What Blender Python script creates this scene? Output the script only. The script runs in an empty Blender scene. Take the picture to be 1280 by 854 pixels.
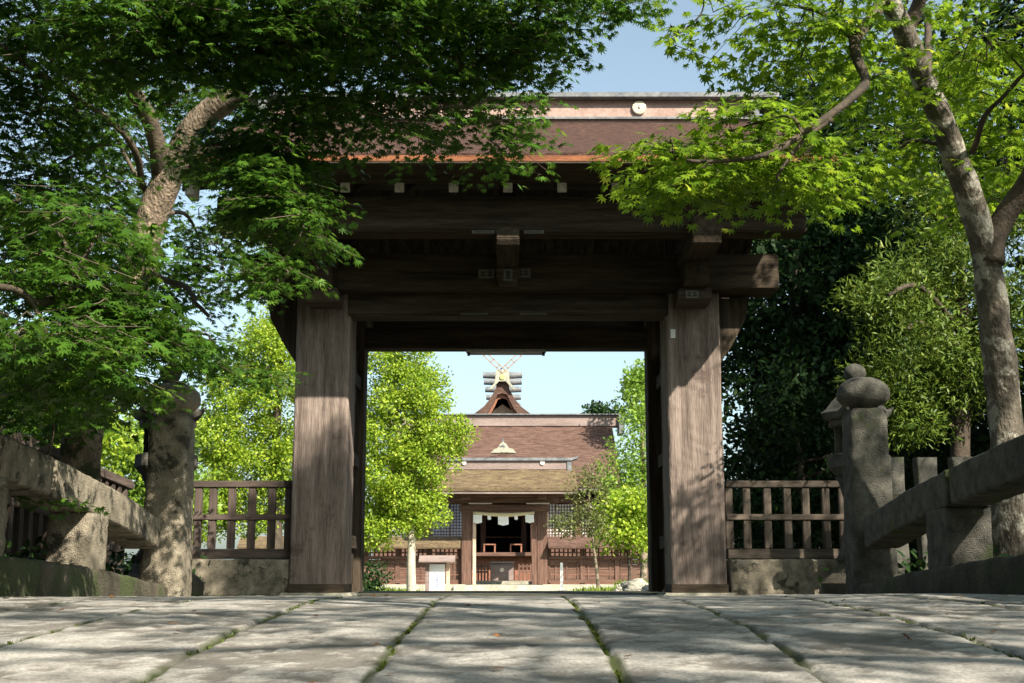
import bpy, bmesh, math, random
import numpy as np
from mathutils import Vector, noise as mnoise

# ------------------------------------------------------------------ camera, sky, sun, exposure
scene = bpy.context.scene
COL = scene.collection
F = 1600.0
PITCH = math.atan(.18)
CP, SP = math.cos(PITCH), math.sin(PITCH)
CZ = .25
cam_d = bpy.data.cameras.new('camera'); cam = bpy.data.objects.new('camera', cam_d); COL.objects.link(cam)
cam.location = (0, 0, CZ); cam.rotation_euler = (math.pi/2 + PITCH, 0, 0)
cam_d.sensor_width = 36; cam_d.lens = 45; cam_d.clip_start = .05; cam_d.clip_end = 2000
scene.camera = cam

SUN_TRAVEL = Vector((-1.4, 1.8, -1.85)).normalized()
world = bpy.data.worlds.new('World'); scene.world = world; world.use_nodes = True
wn = world.node_tree.nodes; wl = world.node_tree.links
bg = wn['Background']; sky = wn.new('ShaderNodeTexSky'); sky.sky_type = 'NISHITA'; sky.sun_disc = False
sky.sun_elevation = math.asin(-SUN_TRAVEL.z)
sky.sun_rotation = math.atan2(-SUN_TRAVEL.x, -SUN_TRAVEL.y)
sky.air_density = 1.0; sky.dust_density = 2.2; sky.ozone_density = 1.0
hsv = wn.new('ShaderNodeHueSaturation'); hsv.inputs['Saturation'].default_value = .68
wl.new(sky.outputs[0], hsv.inputs['Color']); tint = wn.new('ShaderNodeMix'); tint.data_type = 'RGBA'; tint.blend_type = 'MULTIPLY'; tint.inputs[0].default_value = 1; tint.inputs[7].default_value = (.93, 1.05, 1.03, 1)
wl.new(hsv.outputs[0], tint.inputs[6]); wl.new(tint.outputs[2], bg.inputs[0]); bg.inputs[1].default_value = .095
sd = bpy.data.lights.new('sun', 'SUN'); sd.energy = 5.0; sd.angle = math.radians(.53); sd.color = (1, .90, .76)
so = bpy.data.objects.new('sun', sd); COL.objects.link(so)
so.rotation_euler = SUN_TRAVEL.to_track_quat('-Z', 'Y').to_euler()
scene.view_settings.view_transform = 'Standard'; scene.view_settings.look = 'None'
scene.view_settings.exposure = 1.22; scene.view_settings.gamma = 1
scene.cycles.max_bounces = 7; scene.cycles.diffuse_bounces = 3; scene.cycles.transmission_bounces = 4
scene.cycles.transparent_max_bounces = 4; scene.cycles.use_denoising = True

def W(px, py, D):
    u = (px-640)/F; v = (427-py)/F; den = CP - v*SP
    return Vector((u*D/den, D, CZ + D*(SP+v*CP)/den))
def Zp(py, D): return W(640, py, D).z
def Xp(px, py, D): return W(px, py, D).x

# ------------------------------------------------------------------ materials
def new_mat(name):
    m = bpy.data.materials.new(name); m.use_nodes = True
    return m, m.node_tree.nodes, m.node_tree.links, m.node_tree.nodes['Principled BSDF']

def surf_mat(name, c1, c2, scale=4, stretch=(1, 1, 1), rough=.8, bump=.3, fine=40, c3=None, c3_amt=.5, c3_scale=2.0, bdist=.01, spec=.3, contrast=(.35, .65)):
    m, n, l, b = new_mat(name)
    tc = n.new('ShaderNodeTexCoord'); mp = n.new('ShaderNodeMapping'); mp.inputs['Scale'].default_value = stretch
    l.new(tc.outputs['Object'], mp.inputs[0])
    n1 = n.new('ShaderNodeTexNoise'); n1.inputs['Scale'].default_value = scale; n1.inputs['Detail'].default_value = 8; n1.inputs['Roughness'].default_value = .65
    n2 = n.new('ShaderNodeTexNoise'); n2.inputs['Scale'].default_value = fine; n2.inputs['Detail'].default_value = 5
    l.new(mp.outputs[0], n1.inputs[0]); l.new(mp.outputs[0], n2.inputs[0])
    r = n.new('ShaderNodeValToRGB'); r.color_ramp.elements[0].position = contrast[0]; r.color_ramp.elements[1].position = contrast[1]
    r.color_ramp.elements[0].color = (*c1, 1); r.color_ramp.elements[1].color = (*c2, 1)
    l.new(n1.outputs[0], r.inputs[0])
    col = r.outputs[0]
    # fine grain modulation
    mx = n.new('ShaderNodeMix'); mx.data_type = 'RGBA'; mx.blend_type = 'OVERLAY'; mx.inputs[0].default_value = .55
    l.new(col, mx.inputs[6]); l.new(n2.outputs[0], mx.inputs[7]); col = mx.outputs[2]
    if c3:
        n3 = n.new('ShaderNodeTexNoise'); n3.inputs['Scale'].default_value = c3_scale; n3.inputs['Detail'].default_value = 9; n3.inputs['Roughness'].default_value = .7
        l.new(tc.outputs['Object'], n3.inputs[0])
        r3 = n.new('ShaderNodeValToRGB'); r3.color_ramp.elements[0].position = .62-c3_amt*.25; r3.color_ramp.elements[1].position = .68-c3_amt*.25
        l.new(n3.outputs[0], r3.inputs[0])
        m3 = n.new('ShaderNodeMix'); m3.data_type = 'RGBA'; l.new(r3.outputs[0], m3.inputs[0]); l.new(col, m3.inputs[6]); m3.inputs[7].default_value = (*c3, 1)
        col = m3.outputs[2]
    l.new(col, b.inputs['Base Color'])
    b.inputs['Roughness'].default_value = rough; b.inputs['Specular IOR Level'].default_value = spec
    ad = n.new('ShaderNodeMath'); ad.operation = 'ADD'; l.new(n1.outputs[0], ad.inputs[0]); l.new(n2.outputs[0], ad.inputs[1])
    bp = n.new('ShaderNodeBump'); bp.inputs['Strength'].default_value = bump; bp.inputs['Distance'].default_value = bdist
    l.new(ad.outputs[0], bp.inputs['Height']); l.new(bp.outputs[0], b.inputs['Normal'])
    return m

def leaf_mat(name, dark, light, trans=.4, yellow=None, rough=.45, gloss=.25):
    m, n, l, b = new_mat(name)
    g = n.new('ShaderNodeNewGeometry')
    r = n.new('ShaderNodeValToRGB'); r.color_ramp.elements[0].color = (*dark, 1); r.color_ramp.elements[1].color = (*light, 1)
    if yellow:
        e = r.color_ramp.elements.new(.93); e.color = (*light, 1); r.color_ramp.elements[-1].color = (*yellow, 1)
    l.new(g.outputs['Random Per Island'], r.inputs[0])
    l.new(r.outputs[0], b.inputs['Base Color']); b.inputs['Roughness'].default_value = rough; b.inputs['Specular IOR Level'].default_value = gloss
    t = n.new('ShaderNodeBsdfTranslucent'); hs = n.new('ShaderNodeHueSaturation'); hs.inputs['Value'].default_value = 1.5; hs.inputs['Hue'].default_value = .49
    l.new(r.outputs[0], hs.inputs['Color']); l.new(hs.outputs[0], t.inputs[0])
    mx = n.new('ShaderNodeMixShader'); mx.inputs[0].default_value = trans
    l.new(b.outputs[0], mx.inputs[1]); l.new(t.outputs[0], mx.inputs[2])
    l.new(mx.outputs[0], n['Material Output'].inputs[0])
    return m

def flat_mat(name, c, rough=.7, metal=0.0):
    m, n, l, b = new_mat(name); b.inputs['Base Color'].default_value = (*c, 1); b.inputs['Roughness'].default_value = rough; b.inputs['Metallic'].default_value = metal
    return m

M = {}
def wood(name, c1, c2, **k):
    for ax, st in (('x', (.08, 1, 1)), ('y', (1, .08, 1)), ('z', (1, 1, .08))):
        M[name+'_'+ax] = surf_mat(name+'_'+ax, c1, c2, scale=14, stretch=st, fine=90, **k)
wood('darkwood', (.026, .020, .014), (.080, .062, .044), bump=.5, rough=.85, bdist=.012, spec=.15)
wood('greywood', (.115, .090, .076), (.275, .222, .19), bump=.6, rough=.85, bdist=.012, c3=(.10, .075, .065), c3_amt=.1, c3_scale=1.2, spec=.2)
wood('midwood', (.05, .040, .032), (.155, .128, .10), bump=.5, rough=.85, spec=.2)
wood('fencewood', (.045, .036, .03), (.13, .10, .085), bump=.4, rough=.85, spec=.2)
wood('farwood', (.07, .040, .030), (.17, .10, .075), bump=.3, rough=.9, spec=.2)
M['white_end'] = surf_mat('white_end', (.42, .38, .34), (.66, .60, .54), scale=30, bump=.2)
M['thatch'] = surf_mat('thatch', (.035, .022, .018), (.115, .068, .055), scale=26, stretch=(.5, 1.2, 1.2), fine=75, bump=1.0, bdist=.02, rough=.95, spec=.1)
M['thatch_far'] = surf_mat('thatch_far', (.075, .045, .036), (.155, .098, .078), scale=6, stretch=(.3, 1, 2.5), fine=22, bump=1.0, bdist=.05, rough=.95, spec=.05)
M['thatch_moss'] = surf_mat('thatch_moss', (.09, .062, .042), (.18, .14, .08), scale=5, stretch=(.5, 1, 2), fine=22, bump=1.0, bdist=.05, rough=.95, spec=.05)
M['eave_red'] = surf_mat('eave_red', (.13, .045, .02), (.30, .115, .05), scale=8, stretch=(.3, 1, 3), fine=60, bump=.6)
M['copper'] = surf_mat('copper', (.27, .18, .15), (.40, .28, .24), scale=2, fine=30, bump=.1, rough=.6)
M['lead'] = surf_mat('lead', (.10, .11, .12), (.20, .21, .22), scale=5, fine=30, bump=.2, rough=.6)
M['ridgewood'] = surf_mat('ridgewood', (.17, .13, .12), (.27, .21, .19), scale=2, stretch=(.2, 1, 1), fine=30, bump=.2, rough=.8)
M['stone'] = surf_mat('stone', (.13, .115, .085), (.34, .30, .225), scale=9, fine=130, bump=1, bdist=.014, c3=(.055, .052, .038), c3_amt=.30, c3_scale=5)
M['stone_lichen_shaded'] = surf_mat('stone_lichen_shaded', (.045, .045, .038), (.135, .13, .108), scale=9, fine=130, bump=1, bdist=.014, c3=(.07, .09, .035), c3_amt=.18, c3_scale=2.6)  # lichen patches; the right side's shade is put into the dark base colour
M['stone_dark'] = surf_mat('stone_dark', (.03, .028, .02), (.10, .088, .062), scale=4, fine=60, bump=.9, bdist=.012, c3=(.05, .065, .025), c3_amt=.35, c3_scale=2.3)
M['stone_step'] = surf_mat('stone_step', (.25, .24, .19), (.45, .43, .34), scale=3, fine=30, bump=.5)
M['bark_left'] = surf_mat('bark_left', (.11, .085, .062), (.33, .26, .19), scale=9, stretch=(1, 1, .5), fine=60, bump=1, bdist=.025, c3=(.055, .06, .03), c3_amt=.48, c3_scale=6)
M['bark_right'] = surf_mat('bark_right', (.035, .030, .022), (.15, .13, .10), scale=6, stretch=(1, 1, .5), fine=50, bump=1, bdist=.02, c3=(.30, .29, .24), c3_amt=.48, c3_scale=6.5)
M['bark_twig'] = surf_mat('bark_twig', (.055, .043, .032), (.15, .12, .085), scale=8, fine=50, bump=.8)
M['bark_dark'] = surf_mat('bark_dark', (.035, .028, .02), (.09, .07, .05), scale=8, fine=50, bump=.8)
M['bark_pale'] = surf_mat('bark_pale', (.30, .27, .20), (.50, .46, .36), scale=6, fine=30, bump=.5)
M['soil'] = surf_mat('soil', (.045, .038, .025), (.13, .11, .075), scale=1.5, fine=12, bump=.8, bdist=.03, c3=(.04, .07, .02), c3_amt=.5, c3_scale=.6)
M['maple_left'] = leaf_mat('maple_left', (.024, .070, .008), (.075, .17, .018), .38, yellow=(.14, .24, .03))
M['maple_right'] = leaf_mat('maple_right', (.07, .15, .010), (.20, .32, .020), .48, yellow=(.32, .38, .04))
M['camphor'] = leaf_mat('camphor', (.10, .20, .012), (.33, .43, .04), .35, yellow=(.42, .50, .07))
M['evergreen'] = leaf_mat('evergreen', (.008, .024, .006), (.024, .058, .012), .15, rough=.55, gloss=.15)
M['oak'] = leaf_mat('oak', (.04, .085, .01), (.14, .21, .028), .25, yellow=(.22, .26, .05), rough=.5, gloss=.25)
M['youngtree'] = leaf_mat('youngtree', (.10, .20, .02), (.24, .36, .05), .35)
M['cypress'] = leaf_mat('cypress', (.06, .08, .02), (.16, .18, .05), .2)
M['grass'] = leaf_mat('grass', (.10, .17, .02), (.25, .33, .06), .3)
M['moss'] = leaf_mat('moss', (.04, .06, .01), (.12, .16, .03), .2)
M['litter'] = leaf_mat('litter', (.10, .045, .015), (.30, .13, .04), .1)
M['paper'] = flat_mat('paper', (.85, .85, .82), .8)
M['panel_white'] = flat_mat('panel_white', (.80, .82, .86), .6)
M['shutter_blue'] = flat_mat('shutter_blue', (.36, .44, .56), .7)
M['shutter_lit'] = flat_mat('shutter_lit', (.72, .70, .68), .7)  # light on the right-hand shutters put into a paler colour
M['ink'] = flat_mat('ink', (.04, .04, .05), .8)
M['ink_blue'] = flat_mat('ink_blue', (.12, .16, .30), .8)
M['old_paper'] = flat_mat('old_paper', (.15, .145, .12), .9)
M['metal'] = surf_mat('metal', (.38, .38, .38), (.5, .5, .5), scale=10, bump=.05, rough=.45)
M['tube_glass'] = flat_mat('tube_glass', (.75, .78, .8), .25)
M['gold'] = flat_mat('gold', (.75, .60, .22), .35, .7)
M['ornament'] = surf_mat('ornament', (.22, .22, .17), (.42, .40, .32), scale=9, bump=.5)
M['crest'] = surf_mat('crest', (.55, .50, .40), (.75, .70, .58), scale=30, bump=.1)
M['chigi'] = surf_mat('chigi', (.22, .16, .12), (.34, .26, .20), scale=10, bump=.2)
M['plaster'] = surf_mat('plaster', (.42, .30, .22), (.58, .44, .34), scale=3, bump=.2)
M['redwood'] = surf_mat('redwood', (.17, .07, .045), (.30, .14, .09), scale=6, bump=.2)
M['rope'] = surf_mat('rope', (.45, .38, .22), (.65, .56, .36), scale=30, bump=.5)
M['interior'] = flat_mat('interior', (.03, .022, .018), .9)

# ------------------------------------------------------------------ helpers
def props(o, label=None, cat=None, group=None, kind=None):
    if label: o['label'] = label
    if cat: o['category'] = cat
    if group: o['group'] = group
    if kind: o['kind'] = kind
    return o
def thing(name, loc, label, cat, group=None):
    o = bpy.data.objects.new(name, None); COL.objects.link(o); o.location = loc; o.empty_display_size = .2
    return props(o, label, cat, group)

class MB:
    def __init__(s): s.v = []; s.f = []
    def add(s, vs, fs):
        b = len(s.v); s.v += [tuple(q) for q in vs]; s.f += [tuple(b+i for i in f) for f in fs]; return s
    def box(s, x0, x1, y0, y1, z0, z1):
        x0, x1 = sorted((x0, x1)); y0, y1 = sorted((y0, y1)); z0, z1 = sorted((z0, z1))
        return s.add([(x0,y0,z0),(x1,y0,z0),(x1,y1,z0),(x0,y1,z0),(x0,y0,z1),(x1,y0,z1),(x1,y1,z1),(x0,y1,z1)],
                     [(0,3,2,1),(4,5,6,7),(0,1,5,4),(1,2,6,5),(2,3,7,6),(3,0,4,7)])
    def bar(s, a, b, w, h=None, up=(0, 0, 1)):
        h = h or w; a = Vector(a); b = Vector(b); d = (b-a).normalized(); u = Vector(up)
        if abs(d.dot(u)) > .95: u = Vector((0, 1, 0))
        r = d.cross(u).normalized(); u = r.cross(d).normalized()
        vs = []
        for p in (a, b):
            for i, j in ((-1,-1),(1,-1),(1,1),(-1,1)): vs.append(p + r*i*w/2 + u*j*h/2)
        return s.add(vs, [(3,2,1,0),(4,5,6,7),(0,1,5,4),(1,2,6,5),(2,3,7,6),(3,0,4,7)])
    def prism(s, poly, axis, a, b):
        n = len(poly); f = {'x': lambda p, t: (t, p[0], p[1]), 'y': lambda p, t: (p[0], t, p[1]), 'z': lambda p, t: (p[0], p[1], t)}[axis]
        vs = [f(p, a) for p in poly] + [f(p, b) for p in poly]
        fs = [tuple(range(n)), tuple(range(2*n-1, n-1, -1))] + [(i, n+i, n+(i+1) % n, (i+1) % n) for i in range(n)]
        return s.add(vs, fs)
    def tube(s, pts, rads, seg=10, wob=0, seed=0, caps=True):
        pts = [Vector(p) for p in pts]; n = len(pts); vs = []
        ref = Vector((1, 0, 0))
        for i, p in enumerate(pts):
            d = (pts[min(i+1, n-1)] - pts[max(i-1, 0)]).normalized()
            if abs(d.dot(ref)) > .95: ref = Vector((0, 1, 0))
            a = (ref - d*ref.dot(d)).normalized(); b = d.cross(a); ref = a
            for k in range(seg):
                t = 2*math.pi*k/seg; r = rads[i]
                q = p + (a*math.cos(t)+b*math.sin(t))*r
                if wob: q += (q-p)*wob*(mnoise.noise(q*6+Vector((seed, 0, 0)))+.7*mnoise.noise(q*17+Vector((seed, 3, 0))))
                vs.append(q)
        fs = [(i*seg+k, i*seg+(k+1) % seg, (i+1)*seg+(k+1) % seg, (i+1)*seg+k) for i in range(n-1) for k in range(seg)]
        if caps: fs += [tuple(range(seg-1, -1, -1)), tuple(range((n-1)*seg, n*seg))]
        return s.add(vs, fs)
    def lathe(s, prof, c=(0, 0, 0), seg=24, shape=None, rough=0, seed=0):
        vs = []; n = len(prof)
        for r, z in prof:
            for k in range(seg):
                t = 2*math.pi*(k+.5)/seg; rr = r*(shape(t) if shape else 1)
                q = Vector((c[0]+rr*math.cos(t), c[1]+rr*math.sin(t), c[2]+z))
                if rough: q += Vector((math.cos(t), math.sin(t), .3))*rough*(.45*mnoise.noise(q*6+Vector((seed, 0, 0)))+.5*mnoise.noise(q*25)+.4*mnoise.noise(q*60))
                vs.append(q)
        fs = [(i*seg+k, i*seg+(k+1) % seg, (i+1)*seg+(k+1) % seg, (i+1)*seg+k) for i in range(n-1) for k in range(seg)]
        fs += [tuple(range(seg-1, -1, -1)), tuple(range((n-1)*seg, n*seg))]
        return s.add(vs, fs)
    def build(s, name, mat, parent=None, bevel=0, smooth=False, sharp=None):
        me = bpy.data.meshes.new(name)
        off = parent_world(parent) if parent else Vector()
        me.from_pydata([tuple(Vector(q)-off) for q in s.v], [], s.f)
        if bevel:
            bm = bmesh.new(); bm.from_mesh(me)
            es = [e for e in bm.edges if len(e.link_faces) == 2 and e.calc_face_angle(0) > .5]
            bmesh.ops.bevel(bm, geom=es, offset=bevel, segments=2, affect='EDGES', clamp_overlap=True)
            bm.to_mesh(me); bm.free()
        me.validate()
        if smooth:
            me.polygons.foreach_set('use_smooth', [True]*len(me.polygons))
        me.materials.append(M[mat] if isinstance(mat, str) else mat)
        o = bpy.data.objects.new(name, me); COL.objects.link(o)
        if parent: o.parent = parent
        return o
def parent_world(o):
    v = Vector()
    while o: v += o.location; o = o.parent
    return v
def copy_tree(o, parent=None):
    c = o.copy(); COL.objects.link(c); c.parent = parent
    for ch in list(o.children): copy_tree(ch, c)
    return c

def sweep(mb, path, w, h, r=.03, amp=.008, seed=0, axis_up=(0, 0, 1), widths=None, heights=None):
    """rounded-rectangle section swept along path (stone rails), roughened"""
    sec = []
    def arc(cx, cz, a0):
        for k in range(4):
            t = a0 + k*math.pi/6; sec.append((cx, cz, math.cos(t), math.sin(t)))
    n = len(path); vs = []; ns = 0
    for i, p in enumerate(path):
        p = Vector(p); d = (Vector(path[min(i+1, n-1)])-Vector(path[max(i-1, 0)])).normalized()
        u = Vector(axis_up); rt = d.cross(u).normalized(); u = rt.cross(d).normalized()
        hw = w/2; hh = h/2; pts = []
        m = 5
        cor = [(hw-r, hh-r, 0), (-hw+r, hh-r, math.pi/2), (-hw+r, -hh+r, math.pi), (hw-r, -hh+r, 1.5*math.pi)]
        for ci, (cx, cz, a0) in enumerate(cor):
            for k in range(4):
                t = a0+k*math.pi/6; pts.append((cx+r*math.cos(t), cz+r*math.sin(t)))
            nx, nz, a1 = cor[(ci+1) % 4]; e = (nx+r*math.cos(a1), nz+r*math.sin(a1)); s0 = pts[-1]
            for k in range(1, m): pts.append((s0[0]+(e[0]-s0[0])*k/m, s0[1]+(e[1]-s0[1])*k/m))
        ns = len(pts)
        for a, b in pts:
            q = p + rt*a + u*b; dirn = (rt*a+u*b).normalized()
            q += dirn*amp*(mnoise.noise(q*4+Vector((seed, 0, 0)))*.7+.5*mnoise.noise(q*19)+.6*mnoise.noise(q*45))
            vs.append(q)
    fs = [(i*ns+k, (i+1)*ns+k, (i+1)*ns+(k+1) % ns, i*ns+(k+1) % ns) for i in range(n-1) for k in range(ns)]
    fs += [tuple(range(ns)), tuple(range(n*ns-1, (n-1)*ns-1, -1))]
    mb.add(vs, fs)

def lerp_path(pts, n):
    """catmull-rom resample"""
    P = [Vector(p) for p in pts]; out = []
    m = len(P)-1
    for i in range(n+1):
        t = i/n*m; k = min(int(t), m-1); f = t-k
        p0 = P[max(k-1, 0)]; p1 = P[k]; p2 = P[k+1]; p3 = P[min(k+2, m)]
        out.append(.5*((2*p1)+(p2-p0)*f+(2*p0-5*p1+4*p2-p3)*f*f+(3*p1-p0-3*p2+p3)*f**3))
    return out

# ------------------------------------------------------------------ leaves
def star_leaf():
    lobes = [(-112, .50), (-68, .74), (-33, .92), (0, 1.0), (33, .92), (68, .74), (112, .50)]
    pts = [(0, -.02, 0)]
    for i, (a, L) in enumerate(lobes):
        A = math.radians(a)
        pts.append((math.sin(A)*L, math.cos(A)*L, -.16*L*L))
        if i < len(lobes)-1:
            B = math.radians((a+lobes[i+1][0])/2); pts.append((math.sin(B)*.40, math.cos(B)*.40, 0))
    return np.array(pts)
STAR = star_leaf()
OVAL = np.array([(0, 0, 0), (.22, .35, .05), (.2, .7, .02), (0, 1, -.08), (-.2, .7, .02), (-.22, .35, .05)])
LANCE = np.array([(0, 0, 0), (.11, .3, .04), (.10, .65, 0), (0, 1, -.12), (-.10, .65, 0), (-.11, .3, .04)])
DIAM = np.array([(0, 0, 0), (.3, .5, .06), (0, 1, -.05), (-.3, .5, .06)])

def leaves_obj(name, tmpl, pos, tip, nrm, size, mat, parent=None, off=None):
    N = len(pos); k = len(tmpl)
    Y = tip/np.linalg.norm(tip, axis=1, keepdims=True)
    Z = nrm - (nrm*Y).sum(1, keepdims=True)*Y; Z /= (np.linalg.norm(Z, axis=1, keepdims=True)+1e-9)
    X = np.cross(Y, Z)
    R = np.stack([X, Y, Z], axis=1)                    # N,3,3 rows = axes
    v = np.einsum('kj,njc->nkc', tmpl, R)*size[:, None, None] + pos[:, None, :]
    if off is None: off = parent_world(parent) if parent else Vector()
    v = v.reshape(-1, 3) - np.array(off)[None]
    me = bpy.data.meshes.new(name)
    me.vertices.add(N*k); me.vertices.foreach_set('co', v.astype(np.float32).ravel())
    me.loops.add(N*k); me.loops.foreach_set('vertex_index', np.arange(N*k, dtype=np.int32))
    me.polygons.add(N); me.polygons.foreach_set('loop_start', np.arange(0, N*k, k, dtype=np.int32))
    me.update(calc_edges=True); me.validate()
    me.materials.append(M[mat])
    o = bpy.data.objects.new(name, me); COL.objects.link(o)
    if parent: o.parent = parent
    return o

def rand_in(rng, n, p=1/3):
    d = rng.normal(size=(n, 3)); d /= np.linalg.norm(d, axis=1, keepdims=True)
    return d*(rng.random((n, 1))**p)

def sprays(rng, clusters, per=14, L=.34, wid=.13, droop=.5, outward=.6):
    """clusters: (centre, radii, n). Returns leaf pos, tip, normal + spray base list"""
    P = []; T = []; Nn = []; bases = []
    for c, r, n in clusters:
        c = np.array(c); r = np.array(r)
        q = rand_in(rng, n, .42)
        base = c + q*r
        a = rng.random(n)*2*math.pi
        d = np.stack([np.cos(a), np.sin(a), np.zeros(n)], 1) + q*np.array([1, 1, 0])*outward*1.6
        d /= np.linalg.norm(d, axis=1, keepdims=True)+1e-9
        d[:, 2] = rng.normal(-.12, .16, n)
        side = np.stack([-d[:, 1], d[:, 0], rng.normal(0, .15, n)], 1)
        bases.append(np.concatenate([base, base + d*L*.9 - np.array([0, 0, droop*L*L*.8])], 1))
        for j in range(per):
            s = (j+rng.random(n))/per*L; sg = np.where(rng.random(n) < .5, -1., 1.)
            lat = sg*rng.uniform(.15, 1, n)*wid*(1-.5*s/L)
            p = base + d*s[:, None] + side*lat[:, None]; p[:, 2] -= droop*s*s + rng.random(n)*.03
            th = sg*rng.uniform(.2, 1.2, n)
            t = d*np.cos(th)[:, None] + side*np.sin(th)[:, None]; t[:, 2] -= rng.uniform(.1, .7, n)
            nn = np.stack([rng.normal(0, .35, n), rng.normal(0, .35, n), np.ones(n)], 1)
            P.append(p); T.append(t); Nn.append(nn)
    return np.concatenate(P), np.concatenate(T), np.concatenate(Nn), np.concatenate(bases)

def clumps(rng, clusters, per=40, cr=.3, surf=.35):
    P = []; T = []; Nn = []; C = []
    for c, r, n in clusters:
        c = np.array(c); r = np.array(r)
        q = rand_in(rng, n, surf); cc = c+q*r; C.append(cc)
        crr = cr*rng.uniform(.6, 1.3, n)
        for j in range(per):
            g = rand_in(rng, n, .28)
            p = cc + g*crr[:, None]*np.array([1, 1, .75])
            t = g*.6 + q*.3 + rng.normal(0, .6, (n, 3)); nn = q*.4 + np.array([0, 0, .4]) + rng.normal(0, .38, (n, 3)) + g*1.2
            P.append(p); T.append(t); Nn.append(nn)
    return np.concatenate(P), np.concatenate(T), np.concatenate(Nn), np.concatenate(C)

def PC(px, py, D, rpx, rpy, rd, n):
    """cluster placed at a point seen at (px,py) at depth D"""
    return (tuple(W(px, py, D)), (rpx/F*D, rd, rpy/F*D), n)

# ------------------------------------------------------------------ ground
def arch(y): return max(.145 - .0132*(y-5.5)**2, -.6)
def g_base(y):
    if y < 16: return 0.0
    if y < 50: return -.62*(y-16)/34
    return -.62
def ground_z(x, y):
    z = g_base(y)
    if y < 10.5 and abs(x) < 3.0:
        z = min(z, -.02) if y > 8.6 else -.75
    if y < 2: z = min(z, -.05)
    return z
def axis_vals(fine_lo, fine_hi, step, far, grow=1.35):
    v = list(np.arange(fine_lo, fine_hi+1e-6, step)); s = step
    a = fine_lo
    while a > -far: s *= grow; a -= s; v.insert(0, a)
    s = step; a = v[-1]
    while a < far: s *= grow; a += s; v.append(a)
    return v
gx = axis_vals(-9, 9, .5, 900); gy = axis_vals(0, 60, .8, 900)
mb = MB(); vs = []; fs = []
for j, y in enumerate(gy):
    for i, x in enumerate(gx):
        z = ground_z(x, y)
        if abs(x) > 2.9 or y > 17: z += .05*mnoise.noise(Vector((x*.5, y*.5, 0)))
        vs.append((x, y, z))
nx = len(gx)
for j in range(len(gy)-1):
    for i in range(nx-1): fs.append((j*nx+i, j*nx+i+1, (j+1)*nx+i+1, (j+1)*nx+i))
mb.add(vs, fs); props(mb.build('ground', 'soil', smooth=True), 'dark earth and moss ground around the gate and shrine', None, None, 'structure')

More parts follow.
